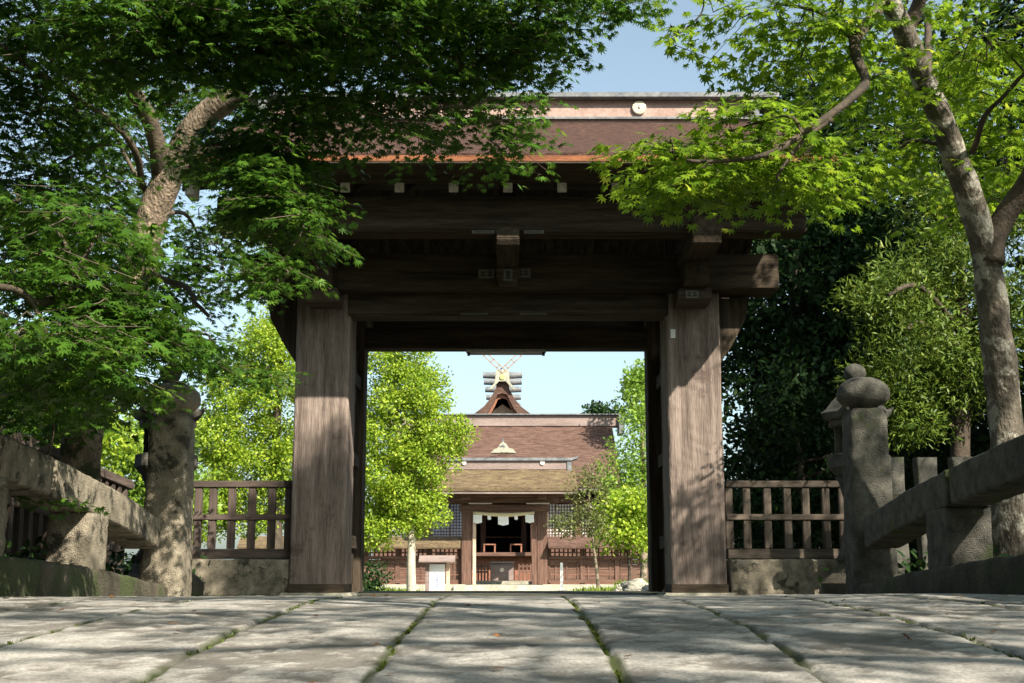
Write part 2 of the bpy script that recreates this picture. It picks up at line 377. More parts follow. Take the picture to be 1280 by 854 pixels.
# paving of the arched stone bridge: long granite slabs with mossy joints, real relief
def paving():
    xs = np.arange(-2.4, 2.4001, .0145); ys = np.concatenate([np.arange(.6, 2.0, .05), np.arange(2.0, 7.2, .0145), np.arange(7.2, 9.3, .05)])
    joints = [-2.2, -1.72, -1.24, -.755, -.292, .222, .643, 1.16, 1.66, 2.15]
    X, Y = np.meshgrid(xs, ys)
    def vn(x, y, s, seed):                       # value noise, bilinear
        rg = np.random.default_rng(seed); g = rg.random((256, 256)); fx = x*s+50; fy = y*s+50
        ix = np.floor(fx).astype(int); iy = np.floor(fy).astype(int); tx = fx-ix; ty = fy-iy
        tx = tx*tx*(3-2*tx); ty = ty*ty*(3-2*ty); a = lambda i, j: g[i % 256, j % 256]
        return (a(ix, iy)*(1-tx)+a(ix+1, iy)*tx)*(1-ty)+(a(ix, iy+1)*(1-tx)+a(ix+1, iy+1)*tx)*ty-.5
    Z = .145 - .0132*(Y-5.5)**2 + .003*X
    dj = np.full(X.shape, 9.)
    for k, j in enumerate(joints):
        line = j + .05*vn(Y*0, Y, .55, 7+k) + .018*vn(Y*0, Y, 3, 30+k) + .012*vn(X, Y, 11, 50+k)
        dj = np.minimum(dj, np.abs(X-line))
    sid = np.digitize(X, joints)
    rg = np.random.default_rng(3)
    offs = rg.uniform(0, 2.2, 12); tilt = rg.uniform(-.004, .004, 12); lev = rg.uniform(-.002, .002, 12)
    cross = [(3.9+o) for o in offs]
    cy = np.array([6.3, 5.4, 6.5, 5.7, 6.9, 6.35, 7.2, 6.25, 5.5, 5.9, 6.2, 6.0])[sid]
    dc = np.abs(Y-cy-.02*vn(X, Y, 8, 90)); dc = np.minimum(dc, np.abs(Y-cy+6.6))
    d = np.minimum(dj, dc*1.3)
    Z += lev[sid] + tilt[sid]*(X % .5)
    edge = np.clip(1-d/.025, 0, 1); Z -= .0035*edge**2
    gap = np.clip(1-d/(.0068+.005*vn(X, Y, 9, 77)), 0, 1); gapm = np.clip(gap*4, 0, 1); Z -= .013*gapm
    Z += .005*vn(X, Y, 2.2, 1) + .0030*vn(X, Y, 7, 2) + .0016*vn(X, Y, 22, 4) + .0014*vn(X, Y, 60, 5)
    fl = np.clip((vn(X, Y, 4.5, 11)+.8*vn(X, Y, 15, 12)+.6*vn(X, Y, 38, 13)+.4*vn(X, Y, 70, 14)-.10)*11, 0, 1); Z -= .0030*fl
    v = np.stack([X, Y, Z], -1).reshape(-1, 3); ny, nx = X.shape
    idx = np.arange(ny*nx).reshape(ny, nx)
    q = np.stack([idx[:-1, :-1], idx[:-1, 1:], idx[1:, 1:], idx[1:, :-1]], -1).reshape(-1, 4)
    me = bpy.data.meshes.new('pavement'); me.vertices.add(len(v)); me.vertices.foreach_set('co', v.astype(np.float32).ravel())
    me.loops.add(q.size); me.loops.foreach_set('vertex_index', q.astype(np.int32).ravel())
    me.polygons.add(len(q)); me.polygons.foreach_set('loop_start', np.arange(0, q.size, 4, dtype=np.int32))
    me.update(calc_edges=True)
    for nm, arr in (('joint', np.clip(1-d/(.020+.02*vn(X, Y, 12, 99)), 0, 1)), ('flake', fl)):
        a = me.attributes.new(nm, 'FLOAT', 'POINT'); a.data.foreach_set('value', arr.astype(np.float32).ravel())
    m, n, l, b = new_mat('paving_stone')
    tc = n.new('ShaderNodeTexCoord')
    n1 = n.new('ShaderNodeTexNoise'); n1.inputs['Scale'].default_value = 7; n1.inputs['Detail'].default_value = 10; n1.inputs['Roughness'].default_value = .7
    n2 = n.new('ShaderNodeTexNoise'); n2.inputs['Scale'].default_value = 120; n2.inputs['Detail'].default_value = 3
    l.new(tc.outputs['Object'], n1.inputs[0]); l.new(tc.outputs['Object'], n2.inputs[0])
    r = n.new('ShaderNodeValToRGB'); r.color_ramp.elements[0].position = .32; r.color_ramp.elements[1].position = .62
    r.color_ramp.elements[0].color = (.135, .13, .118, 1); r.color_ramp.elements[1].color = (.38, .368, .34, 1)
    l.new(n1.outputs[0], r.inputs[0])
    ov = n.new('ShaderNodeMix'); ov.data_type = 'RGBA'; ov.blend_type = 'OVERLAY'; ov.inputs[0].default_value = .7; l.new(r.outputs[0], ov.inputs[6]); l.new(n2.outputs[0], ov.inputs[7])
    at = n.new('ShaderNodeAttribute'); at.attribute_name = 'flake'
    mf = n.new('ShaderNodeMix'); mf.data_type = 'RGBA'; mul = n.new('ShaderNodeMath'); mul.operation = 'MULTIPLY'; mul.inputs[1].default_value = .62
    l.new(at.outputs['Fac'], mul.inputs[0]); l.new(mul.outputs[0], mf.inputs[0]); l.new(ov.outputs[2], mf.inputs[6]); mf.inputs[7].default_value = (.085, .075, .06, 1)
    aj = n.new('ShaderNodeAttribute'); aj.attribute_name = 'joint'
    jr = n.new('ShaderNodeMapRange'); jr.inputs[1].default_value = .15; jr.inputs[2].default_value = .7; l.new(aj.outputs['Fac'], jr.inputs[0])
    mj = n.new('ShaderNodeMix'); mj.data_type = 'RGBA'; l.new(jr.outputs[0], mj.inputs[0]); l.new(mf.outputs[2], mj.inputs[6]); mj.inputs[7].default_value = (.045, .055, .018, 1)
    l.new(mj.outputs[2], b.inputs['Base Color']); b.inputs['Roughness'].default_value = .75; b.inputs['Specular IOR Level'].default_value = .3
    bp = n.new('ShaderNodeBump'); bp.inputs['Strength'].default_value = .5; bp.inputs['Distance'].default_value = .004
    l.new(n2.outputs[0], bp.inputs['Height']); l.new(bp.outputs[0], b.inputs['Normal'])
    me.materials.append(m); me.polygons.foreach_set('use_smooth', [True]*len(me.polygons))
    o = bpy.data.objects.new('pavement', me); COL.objects.link(o)
    props(o, 'worn granite slab paving of the arched bridge with mossy joints', None, None, 'structure')
    # thin moss tufts in the joints
    rng = np.random.default_rng(8); sel = np.argwhere((gapm > .5) & (Y > 2.2) & (Y < 6.2)); pick = sel[rng.integers(0, len(sel), 9000)]
    keep = (mnoise_arr(X[pick[:, 0], pick[:, 1]], Y[pick[:, 0], pick[:, 1]]) > -.08); pick = pick[keep]
    p = np.stack([X[pick[:, 0], pick[:, 1]], Y[pick[:, 0], pick[:, 1]], Z[pick[:, 0], pick[:, 1]]], 1); N = len(p)
    t = rng.normal(0, .5, (N, 3)); t[:, 2] = 1; nn = rng.normal(0, 1, (N, 3)); nn[:, 2] = .2
    mo = leaves_obj('joint_moss', DIAM*np.array([.8, 1, 1]), p, t, nn, rng.uniform(.006, .017, N), 'moss')
    props(mo, 'moss growing in the joints between the paving slabs', 'moss', None, 'stuff')
def mnoise_arr(a, b): return np.array([mnoise.noise(Vector((x*2, y*1.6, 5))) for x, y in zip(a, b)])
paving()
# flat court paving from the bridge foot through the gate
mb = MB(); mb.box(-2.6, 2.6, 8.9, 16.6, -.2, .012)
props(mb.build('path', 'stone_dark'), 'flat stone path from the bridge foot through the gate', None, None, 'structure')
mb = MB(); mb.box(-2.2, 1.6, 16.6, 47.6, -.9, -.66)
vs = [(-2.2, 16.6, .006), (1.6, 16.6, .006), (1.6, 47.6, -.565), (-2.2, 47.6, -.565)]
mb = MB(); mb.add(vs, [(0, 1, 2, 3)]); props(mb.build('forecourt', 'stone_step'), 'stone approach path to the inner shrine gate', None, None, 'structure')

# ------------------------------------------------------------------ stone bridge parapets
def parapet(s, label):
    t = thing('bridge_parapet', (s*2.5, 7.5, 0), label, 'parapet', None)
    X = s*2.5
    top = [(X, 1.5, .80), (X, 3.5, .90), (X, 5.0, .92), (X, 6.1, .875), (X, 7.2, .79), (X, 8.0, .71), (X, 8.75, .605)]
    pts = [Vector(p) for p in lerp_path(top, 150)]
    cut = [0, 62, 88, 151] if s < 0 else [0, 54, 96, 151]
    for i in range(len(cut)-1):
        seg = pts[cut[i]:cut[i+1]+(0 if cut[i+1] < 151 else 0)]
        seg = [p - Vector((0, 0, .10)) for p in seg]
        m = MB(); sweep(m, seg, .24, .20, r=.018, amp=.007, seed=i*9+s); m.build('handrail', 'stone' if s < 0 else 'stone_lichen_shaded', t, smooth=True)
    pl = [Vector((X, y, z)) for y, z in ((1.5, .15), (3.5, .25), (5, .285), (6.1, .28), (7.2, .235), (8.2, .17), (8.8, .12))]
    pl = lerp_path([p - Vector((0, 0, .19)) for p in pl], 140)
    m = MB(); sweep(m, pl, .34, .46, r=.03, amp=.012, seed=4+s); m.build('plinth', 'stone_dark', t, smooth=True)
    for y, w in ((4.1, .34), (5.95, .30), (7.45, .36)) if s < 0 else ((4.2, .34), (5.7, .3), (7.25, .40)):
        zt = min(pts, key=lambda p: abs(p.y-y)).z-.19; zb = .22
        m = MB(); sweep(m, [Vector((X, y, zb+(zt-zb)*k/14-.08*(k == 0))) for k in range(15)], .24, w, r=.025, amp=.012, seed=y, axis_up=(0, 1, 0)); m.build('baluster', 'stone' if s < 0 else 'stone_lichen_shaded', t, smooth=True)
    return t
parapet(-1, 'brown stone parapet with curved handrail on the left of the bridge')
parapet(1, 'shaded grey lichened stone parapet on the right of the bridge')

def sq(t, p=5.0): return 1/((abs(math.cos(t))**p+abs(math.sin(t))**p)**(1/p))
def newel(px, D, label, mat, top_py):
    x = Xp(px, 620, D); t = thing('newel_post', (x, D, 0), label, 'stone post', None)
    zt = Zp(top_py, D)                                   # shoulder
    prof = [(.185, -.05)] + [(.185-.028*k/60, .04+(zt-.12)*k/60) for k in range(61)] + [(.148, zt-.05), (.130, zt-.02), (.098, zt-.005)]
    m = MB(); m.lathe(prof, (x, D, 0), 72, lambda a: .86*sq(a, 6), rough=.012, seed=px); m.build('shaft', mat, t, smooth=True)
    h = [(.095, zt-.01), (.10, zt+.012), (.150, zt+.025), (.180, zt+.06), (.186, zt+.10), (.172, zt+.15), (.135, zt+.185), (.09, zt+.207), (.04, zt+.215)]
    m = MB(); m.lathe(h, (x, D, 0), 40, None, rough=.008, seed=px+3); m.build('rounded_cap', mat, t, smooth=True)
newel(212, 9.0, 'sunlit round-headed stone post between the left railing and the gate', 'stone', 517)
newel(1085, 9.0, 'shaded round-headed stone post between the right railing and the gate', 'stone_lichen_shaded', 510)

def lantern(x, y, label):
    t = thing('stone_lantern', (x, y, 0), label, 'stone lantern', 'stone lanterns behind the bridge posts')
    sq4 = lambda a: .8*sq(a, 9)
    hexs = lambda a: 1/max(abs(math.cos(((a) % (math.pi/3))-math.pi/6)), .5)*.93
    m = MB(); m.lathe([(.34, 0), (.34, .16), (.30, .20), (.25, .24), (.2, .34)], (x, y, 0), 36, hexs, .008); m.build('base', 'stone_dark', t, smooth=False)
    m = MB(); m.lathe([(.22, .34), (.17, .45), (.14, .65), (.14, .85), (.17, .98), (.2, 1.02)], (x, y, 0), 30, None, .006); m.build('shaft', 'stone_lichen_shaded', t, smooth=True)
    m = MB(); m.lathe([(.18, 1.02), (.25, 1.10), (.25, 1.20), (.2, 1.21)], (x, y, 0), 36, hexs, .006); m.build('platform', 'stone_lichen_shaded', t)
    m = MB()
    for k in range(6):
        a = k*math.pi/3; m.bar((x+.16*math.cos(a), y+.16*math.sin(a), 1.2), (x+.16*math.cos(a), y+.16*math.sin(a), 1.47), .06)
    m.lathe([(.13, 1.2), (.13, 1.47)], (x, y, 0), 12)
    m.lathe([(.23, 1.43), (.24, 1.48)], (x, y, 0), 12)
    m.build('light_chamber', 'stone_dark', t, bevel=.008)
    m = MB(); n = 36; vs = []; rings = [(.18, 1.46), (.26, 1.50), (.28, 1.55), (.24, 1.58), (.18, 1.66), (.10, 1.74), (.085, 1.76)]
    for r, z in rings:
        for k in range(n):
            a = 2*math.pi*k/n; cor = max(0, math.cos(3*a))**6; lift = .07*cor*(1 if .25 < r else 0)*.8
            rr = r*hexs(a)*(1+.06*cor*(r > .25)); vs.append((x+rr*math.cos(a), y+rr*math.sin(a), z+lift))
    fs = [(i*n+k, i*n+(k+1) % n, (i+1)*n+(k+1) % n, (i+1)*n+k) for i in range(len(rings)-1) for k in range(n)]+[tuple(range(n-1, -1, -1)), tuple(range((len(rings)-1)*n, len(rings)*n))]
    m.add(vs, fs); m.build('cap', 'stone_lichen_shaded', t)
    m = MB(); m.lathe([(.06, 1.75), (.10, 1.78), (.055, 1.81), (.08, 1.84), (.095, 1.89), (.078, 1.93), (.05, 1.955), (.02, 1.965)], (x, y, 0), 20, None, .005); m.build('finial', 'stone_lichen_shaded', t, smooth=True)
lantern(-2.86, 10.6, 'weathered stone lantern half hidden behind the sunlit left post')
lantern(2.87, 10.6, 'weathered stone lantern half hidden behind the shaded right post')

# ------------------------------------------------------------------ the great gate
GX = -.04
gate = thing('shrine_gate', (GX, 13.2, 0), 'large dark timber gate with thatched roof framing the path', 'gate')
for s in (-1, 1):
    xi = GX+s*1.635; xo = GX+s*2.19
    m = MB(); n = 40
    for k in range(n):
        pass
    xc = (xi+xo)/2
    sweep(m, [Vector((xc, 13.28, .03+3.2*k/60)) for k in range(61)], .56, .555, r=.035, amp=.006, seed=s, axis_up=(0, 1, 0))
    p = m.build('pillar', 'greywood_z', gate, smooth=False)
    m = MB(); m.box(xc-.36, xc+.36, 12.93, 13.63, -.02, .045); m.build('plinth', 'stone_step', gate, bevel=.015)
    m = MB(); m.box(xc-.285, xc+.285, 12.97, 13.58, .045, .13); m.build('foot_band', 'darkwood_x', gate, bevel=.004)
    # rear posts
    xr = GX-.03+s*1.80
    m = MB(); sweep(m, [Vector((xr, 14.75, .03+3.1*k/30)) for k in range(31)], .34, .34, r=.025, amp=.004, seed=s+9, axis_up=(0, 1, 0)); m.build('rear_post', 'darkwood_z', gate)
    # open door leaf between front and rear posts
    d = MB(); d.box(xi+s*.10, xi+s*.155, 13.62, 14.55, .12, 2.75); dl = d.build('door_leaf', 'darkwood_z', gate, bevel=.006)
    for zz in (.5, 1.4, 2.3):
        d = MB(); d.box(xi+s*.055, xi+s*.098, 13.66, 14.52, zz, zz+.14); d.build('cross_rail', 'darkwood_y', dl, bevel=.005)
    # side brace bracket under the end of the main beam
    pts = [(xo, 3.08), (xo+s*.34, 3.08), (xo+s*.30, 2.86), (xo+s*.13, 2.55), (xo, 2.36)]
    m = MB(); m.prism(pts if s > 0 else pts[::-1], 'y', 13.15, 13.42); m.build('bracket', 'darkwood_z', gate, bevel=.008)
    # forward arms
    xa = GX+s*1.88
    m = MB(); m.prism([(11.72, 3.30), (11.66, 3.40), (11.66, 3.56), (16.2, 3.56), (16.2, 3.30)], 'x', xa-.14, xa+.14); m.build('upper_arm', 'darkwood_y', gate, bevel=.012)
    m = MB(); m.prism([(12.45, 3.06), (12.38, 3.14), (12.38, 3.297), (14.9, 3.297), (14.9, 3.06)], 'x', xa-.125, xa+.125); m.build('lower_arm', 'darkwood_y', gate, bevel=.012)
    m = MB(); m.prism([(12.62, 2.93), (12.55, 3.0), (12.55, 3.057), (13.0, 3.057), (13.0, 2.93)], 'x', xa-.17, xa+.17); m.build('bearing_block', 'fencewood_x', gate, bevel=.01)
# main beam with cut left end
zt, zb = 3.47, 3.10
m = MB(); m.prism([(-2.78, zt), (2.74, zt), (2.74, zb), (-2.62, zb-.02), (-2.78, zb+.12)], 'y', 12.80, 13.24); m.build('main_beam', 'darkwood_x', gate, bevel=.014)
m = MB(); m.box(GX-1.66, GX+1.66, 12.98, 13.30, 2.86, 3.09); m.build('lintel', 'darkwood_x', gate, bevel=.012)
m = MB(); m.box(GX-1.98, GX+1.92, 14.60, 14.86, 2.80, 3.045); m.build('rear_beam', 'darkwood_x', gate, bevel=.012)
m = MB(); m.box(GX-2.79, GX+2.86, 11.84, 12.16, 3.455, 3.80); m.build('front_purlin', 'darkwood_x', gate, bevel=.014)
m = MB(); m.box(GX-2.79, GX+2.86, 16.22, 16.54, 3.30, 3.86); m.build('rear_purlin', 'darkwood_x', gate, bevel=.014)
m = MB(); m.box(GX-2.79, GX+2.86, 14.05, 14.35, 4.62, 4.9); m.build('ridge_purlin', 'darkwood_x', gate, bevel=.012)
# centre arm + block on the main beam
m = MB(); m.prism([(11.72, 3.28), (11.68, 3.34), (11.68, 3.452), (14.6, 3.452), (14.6, 3.28)], 'x', GX-.11, GX+.11); m.build('centre_arm', 'darkwood_y', gate, bevel=.01)
m = MB(); m.box(GX-.12, GX+.12, 12.60, 12.80, 3.20, 3.277); m.box(GX-.1, GX+.1, 12.72, 12.797, 3.12, 3.2); m.build('centre_block', 'fencewood_x', gate, bevel=.01)
m = MB(); m.box(GX-.10, GX+.10, 14.1, 14.3, 3.452, 4.62); m.build('king_post', 'darkwood_z', gate, bevel=.01)
for s in (-1, 1):
    m = MB(); m.box(GX+s*1.88-.1, GX+s*1.88+.1, 14.1, 14.3, 3.56, 4.62); m.build('king_post', 'darkwood_z', gate, bevel=.01)
# rafters with whitened ends
R0 = (11.62, 3.80); RS = .37
for k in range(-5, 6):
    x = GX+k*.51
    for sd_, nm in ((1, 'rafter'), (-1, 'rear_rafter')):
        yy = lambda y: y if sd_ == 1 else 28.4-y
        a = Vector((x, yy(11.62), 3.81)); b = Vector((x, yy(14.2), 3.81+2.58*RS))
        m = MB(); m.bar(a, b, .085, .085); r = m.build(nm, 'darkwood_y', gate)
        if sd_ == 1:
            d = (b-a).normalized(); m = MB(); m.box(x-.044, x+.044, 11.585, 11.612, 3.765, 3.855); m.build('white_end', 'white_end', r, bevel=.004)
# boards above rafters, fascia, eave
m = MB()
for sd_ in (1, -1):
    yy = lambda y: y if sd_ == 1 else 28.4-y
    nb = 60
    for i in range(nb):
        x0 = GX-2.98+5.96*i/nb; x1 = GX-2.98+5.96*(i+1)/nb-.006
        m.add([(x0, yy(11.66), 3.875), (x1, yy(11.66), 3.875), (x1, yy(14.2), 3.875+2.54*RS), (x0, yy(14.2), 3.875+2.54*RS),
               (x0, yy(11.66), 3.90), (x1, yy(11.66), 3.90), (x1, yy(14.2), 3.90+2.54*RS), (x0, yy(14.2), 3.90+2.54*RS)],
              [(0,3,2,1),(4,5,6,7),(0,1,5,4),(1,2,6,5),(2,3,7,6),(3,0,4,7)])
m.build('roof_boards', 'darkwood_y', gate)
m = MB(); m.box(GX-2.99, GX+2.97, 11.50, 11.65, 3.74+.12, 3.955); m.build('fascia', 'darkwood_x', gate, bevel=.008)
m = MB(); m.box(GX-2.99, GX+2.97, 16.75, 16.90, 3.86, 3.955); m.build('fascia', 'darkwood_x', gate, bevel=.008)
for s in (-1, 1):   # pale cut ends of the fascia and barge boards
    m = MB(); m.box(GX+s*2.972-.03, GX+s*2.972+.05, 11.46, 11.70, 3.70, 3.95); m.build('fascia_end', 'white_end', gate, bevel=.006)
    m = MB()
    top = [(11.5, 3.98), (12.4, 4.28), (13.3, 4.72), (14.2, 5.22), (15.1, 4.72), (16.0, 4.28), (16.9, 3.98)]
    bot = [(p[0], p[1]-.24) for p in top][::-1]
    m.prism(top+bot, 'x', GX+s*2.98, GX+s*3.04); m.build('barge_board', 'darkwood_y', gate, bevel=.006)
def roof_z(y):
    t = abs(y-14.2); t = 1-min(t/3.0, 1); return 4.015+1.40*(t**1.12)
m = MB(); ny = 60; top = []; bot = []
for i in range(ny+1):
    y = 11.2+6.0*i/ny; z = roof_z(y); top.append((y, z)); th = .085+.10*min(1, min(i, ny-i)/6)
    bot.append((y, z-th if not (i in (0, ny)) else z-.085))
nxr = 80; vs = []
for j in range(nxr+1):
    x = GX-3.1+6.2*j/nxr
    sg = .012*mnoise.noise(Vector((x*1.5, 0, 1)))+.006*mnoise.noise(Vector((x*8, 0, 1)))
    for y, z in top: vs.append((x, y, z+.01*mnoise.noise(Vector((x*3, y*3, 0)))+sg*.5))
    for y, z in bot[::-1]: vs.append((x, y, z))
k = 2*(ny+1)
fs = [(j*k+i, j*k+(i+1) % k, (j+1)*k+(i+1) % k, (j+1)*k+i) for j in range(nxr) for i in range(k)]+[tuple(range(k-1, -1, -1)), tuple(range(nxr*k, (nxr+1)*k))]
m.add(vs, fs); roof = m.build('roof', 'thatch', gate)
m = MB(); m.box(GX-3.08, GX+3.08, 11.17, 11.50, 3.925, 3.985)
m.build('eave_edge', 'eave_red', roof, bevel=.006)
m = MB(); m.box(GX-3.085, GX+3.085, 11.155, 11.5, 3.905, 3.92); m.build('eave_trim', 'darkwood_x', roof)
m = MB(); m.box(GX-2.8, GX+2.8, 14.02, 14.38, 5.30, 5.60); m.build('ridge_box', 'copper', roof, bevel=.006)
m = MB(); m.box(GX-2.85, GX+2.85, 13.98, 14.42, 5.36, 5.385); m.build('ridge_moulding', 'lead', roof)
m = MB(); m.prism([(13.92, 5.60), (13.92, 5.66), (14.05, 5.70), (14.35, 5.70), (14.48, 5.66), (14.48, 5.60)], 'x', GX-3.1, GX+3.1); m.build('ridge_cap', 'lead', roof, bevel=.005)
for s in (-1, 1):
    m = MB(); m.box(GX+s*2.82-.05, GX+s*2.82+.05, 13.95, 14.45, 5.28, 5.597); m.build('ridge_end', 'lead', roof, bevel=.005)
    cx = Xp(799, 134, 14.0) if s > 0 else 2*GX-Xp(799, 134, 14.0)
    m = MB(); c = Vector((cx, 14.0, 5.50))
    n = 64; ring = [(c.x+.075*(1+.07*abs(math.cos(8*2*math.pi*q/n)))*math.cos(2*math.pi*q/n), c.z+.075*(1+.07*abs(math.cos(8*2*math.pi*q/n)))*math.sin(2*math.pi*q/n)) for q in range(n)]
    m.prism(ring[::-1], 'y', 13.985, 14.018); cr = m.build('crest', 'crest', roof)
    m = MB()
    for q in range(16):
        a = 2*math.pi*q/16; m.bar((c.x+.02*math.cos(a), 13.983, c.z+.02*math.sin(a)), (c.x+.07*math.cos(a), 13.983, c.z+.07*math.sin(a)), .013, .01, (0, 1, 0))
    m.lathe([(.016, -.01), (.016, .01)], (c.x, 13.98, c.z), 10); m.build('petals', 'crest', cr)

# votive slips pasted on the beams (worn paper with brush strokes)
def slip(x0, x1, z0, z1, y, seed, framed=True):
    rg = random.Random(seed); m = MB(); m.box(x0, x1, y-.004, y-.001, z0, z1); o = m.build('votive_slip', 'old_paper', gate)
    m = MB(); w = x1-x0; h = z1-z0
    nch = max(2, round(w/h*1.4)) if w > h else 1; nr = 1 if w > h else 3
    cw = w*.86/nch; chh = h*.74/nr
    for i in range(nch):
        for j in range(nr):
            cx = x0+w*.07+cw*(i+.5); cz = z0+h*.13+chh*(j+.5)
            for q in range(2): m.bar((cx-cw*.36, y-.006, cz+chh*(.22-.45*q)), (cx+cw*.36, y-.006, cz+chh*(.24-.45*q)), .0035, chh*.15)
            m.bar((cx+cw*rg.uniform(-.15, .15), y-.006, cz-chh*.42), (cx+cw*rg.uniform(-.1, .1), y-.006, cz+chh*.42), cw*.16, .0035, (0, 1, 0))
            m.bar((cx, y-.006, cz), (cx+cw*.36, y-.006, cz-chh*.4), cw*.12, .0035, (0, 1, 0))
    m.build('brush_strokes', 'ink', o)
slip(Xp(598, 341, 12.8), Xp(618, 341, 12.8), Zp(348, 12.8), Zp(337, 12.8), 12.80, 1)
slip(Xp(645, 341, 12.8), Xp(663, 341, 12.8), Zp(347, 12.8), Zp(336, 12.8), 12.80, 2)
slip(Xp(590, 290, 11.84), Xp(618, 290, 11.84), Zp(292, 11.84), Zp(288, 11.84), 11.84, 3)
slip(Xp(655, 290, 11.84), Xp(680, 290, 11.84), Zp(292, 11.84), Zp(288, 11.84), 11.84, 4)
slip(Xp(576, 399, 13.0), Xp(610, 399, 13.0), 2.868, 2.885, 12.98, 5)
slip(Xp(650, 399, 13.0), Xp(683, 399, 13.0), 2.868, 2.885, 12.98, 6)
slip(Xp(857, 367, 12.55), Xp(873, 367, 12.55), 2.95, 3.03, 12.548, 7)
slip(GX-.045, GX+.045, 3.14, 3.26, 12.598, 8)
o = MB(); o.box(Xp(838, 418, 13), Xp(844, 418, 13), 12.988, 12.995, Zp(423, 13), Zp(412, 13)); o.build('votive_slip', 'paper', gate)

# fluorescent batten under the rear beam
x0, x1 = Xp(582, 436, 14.55), Xp(683, 436, 14.55)
t = thing('lamp_fixture', ((x0+x1)/2, 14.7, 2.78), 'long unlit strip light fixed under the rear beam of the gate', 'strip light')
m = MB(); m.box(x0, x1, 14.63, 14.77, 2.765, 2.797); m.build('housing', 'metal', t, bevel=.005)
m = MB(); m.tube([(x0+.04, 14.70, 2.748), (x1-.04, 14.70, 2.748)], [.013, .013], 10); m.build('tube', 'tube_glass', t, smooth=True)
for xx in (x0+.015, x1-.045): m = MB(); m.box(xx, xx+.03, 14.665, 14.735, 2.73, 2.763); m.build('socket', 'ink', t)

# ------------------------------------------------------------------ picket fences either side + low walls
def side_fence(xa, xb, label, wlabel, mat, pxs):
    t = thing('picket_fence', ((xa+xb)/2, 13.2, .4), label, 'fence', None)
    for zt_, zb_ in ((1.17, 1.10), (.83, .77), (.48, .38)):
        m = MB(); m.box(xa, xb, 13.15, 13.24, zb_, zt_); m.build('rail', mat+'_x', t, bevel=.006)
    for px in pxs:
        x = Xp(px, 640, 13.2); m = MB(); m.box(x-.038, x+.038, 13.165, 13.225, .482, 1.098); m.build('picket', mat+'_z', t, bevel=.005)
    m = MB(); n = 36
    sweep(m, [Vector((xa+(xb-xa)*k/n, 13.2, .18)) for k in range(n+1)], .36, .385, r=.02, amp=.014, seed=xa)
    w = m.build('low_wall', 'stone', smooth=True); props(w, wlabel, 'wall')
side_fence(Xp(236, 640, 13.2), -2.24, 'dark picket fence left of the gate in front of bright trees', 'low stone wall under the left picket fence', 'fencewood', (248, 266, 290, 315, 340, 361))
side_fence(2.19, Xp(1060, 640, 13.2), 'brown dappled picket fence right of the gate', 'low stone wall under the right picket fence', 'midwood', (911, 933, 959, 984, 1007, 1032, 1053))

# dark timber fence behind the left parapet
t = thing('timber_fence', (-3.9, 9.5, 0), 'dark timber picket fence behind the left maple trunk', 'fence')
f0 = Vector((-3.9, 4.5, 0)); 
def fz(y): return 1.56-(y-5)*.055
m = MB(); m.bar((-3.9, 4.0, fz(4.0)), (-3.9, 13.1, fz(13.1)), .10, .09); m.build('top_rail', 'fencewood_y', t, bevel=.008)
m = MB(); m.bar((-3.9, 4.0, fz(4.0)-.5), (-3.9, 13.1, fz(13.1)-.5), .07, .07); m.build('lower_rail', 'fencewood_y', t, bevel=.008)
y = 4.1
while y < 13.0:
    m = MB(); m.box(-3.93, -3.87, y-.04, y+.04, .02, fz(y)-.047); m.build('picket', 'fencewood_z', t); y += .21
# stone slab fence behind the right parapet
t = thing('stone_slab_fence', (4.2, 12.4, 0), 'mossy stone slab fence in shade behind the right parapet', 'fence')
for k in range(16):
    x = 3.35+k*.33; m = MB(); sweep(m, [Vector((x, 12.4+.02*(k % 3), .02+1.32*j/12)) for j in range(13)], .20, .16, r=.02, amp=.012, seed=k, axis_up=(0, 1, 0)); m.build('slab', 'stone_lichen_shaded', t, smooth=True)
m = MB(); m.box(3.2, 8.5, 12.25, 12.32, .85, .98); m.build('rail', 'stone_dark', t, bevel=.01)

# ------------------------------------------------------------------ trees
def limb(mb, pts, r0, r1, n=26, seg=14, wob=.10, seed=0, wander=.0):
    P = lerp_path(pts, n)
    if wander:
        P = [p + Vector((mnoise.noise(p*2+Vector((seed, 0, 0))), mnoise.noise(p*2+Vector((0, seed, 0))), .6*mnoise.noise(p*2+Vector((0, 0, seed)))))*wander*min(1, i/4)*min(1, (n-i)/3+.2) for i, p in enumerate(P)]
    R = [r0+(r1-r0)*(i/n)**.85 for i in range(n+1)]
    mb.tube(P, R, seg, wob, seed); return [(p, r) for p, r in zip(P, R)]

def connect(mb, skel, target, r1, rng, seed, keep=None):
    best = min(skel, key=lambda s: (s[0]-target).length + (0 if s[0].z < target.z+.3 else .8))
    a = best[0]; mid = a.lerp(target, .5)+Vector((rng.normal(0, .08), rng.normal(0, .08), .12*(target-a).length))
    r0 = min(best[1]*.6, .012+.016*(target-a).length)
    P = lerp_path([a, mid, target], 10)
    mb.tube(P, [r0+(r1-r0)*i/10 for i in range(11)], 7, .08, seed, caps=False)
    return [(p, max(r1, r0+(r1-r0)*i/10)) for i, p in enumerate(P)]

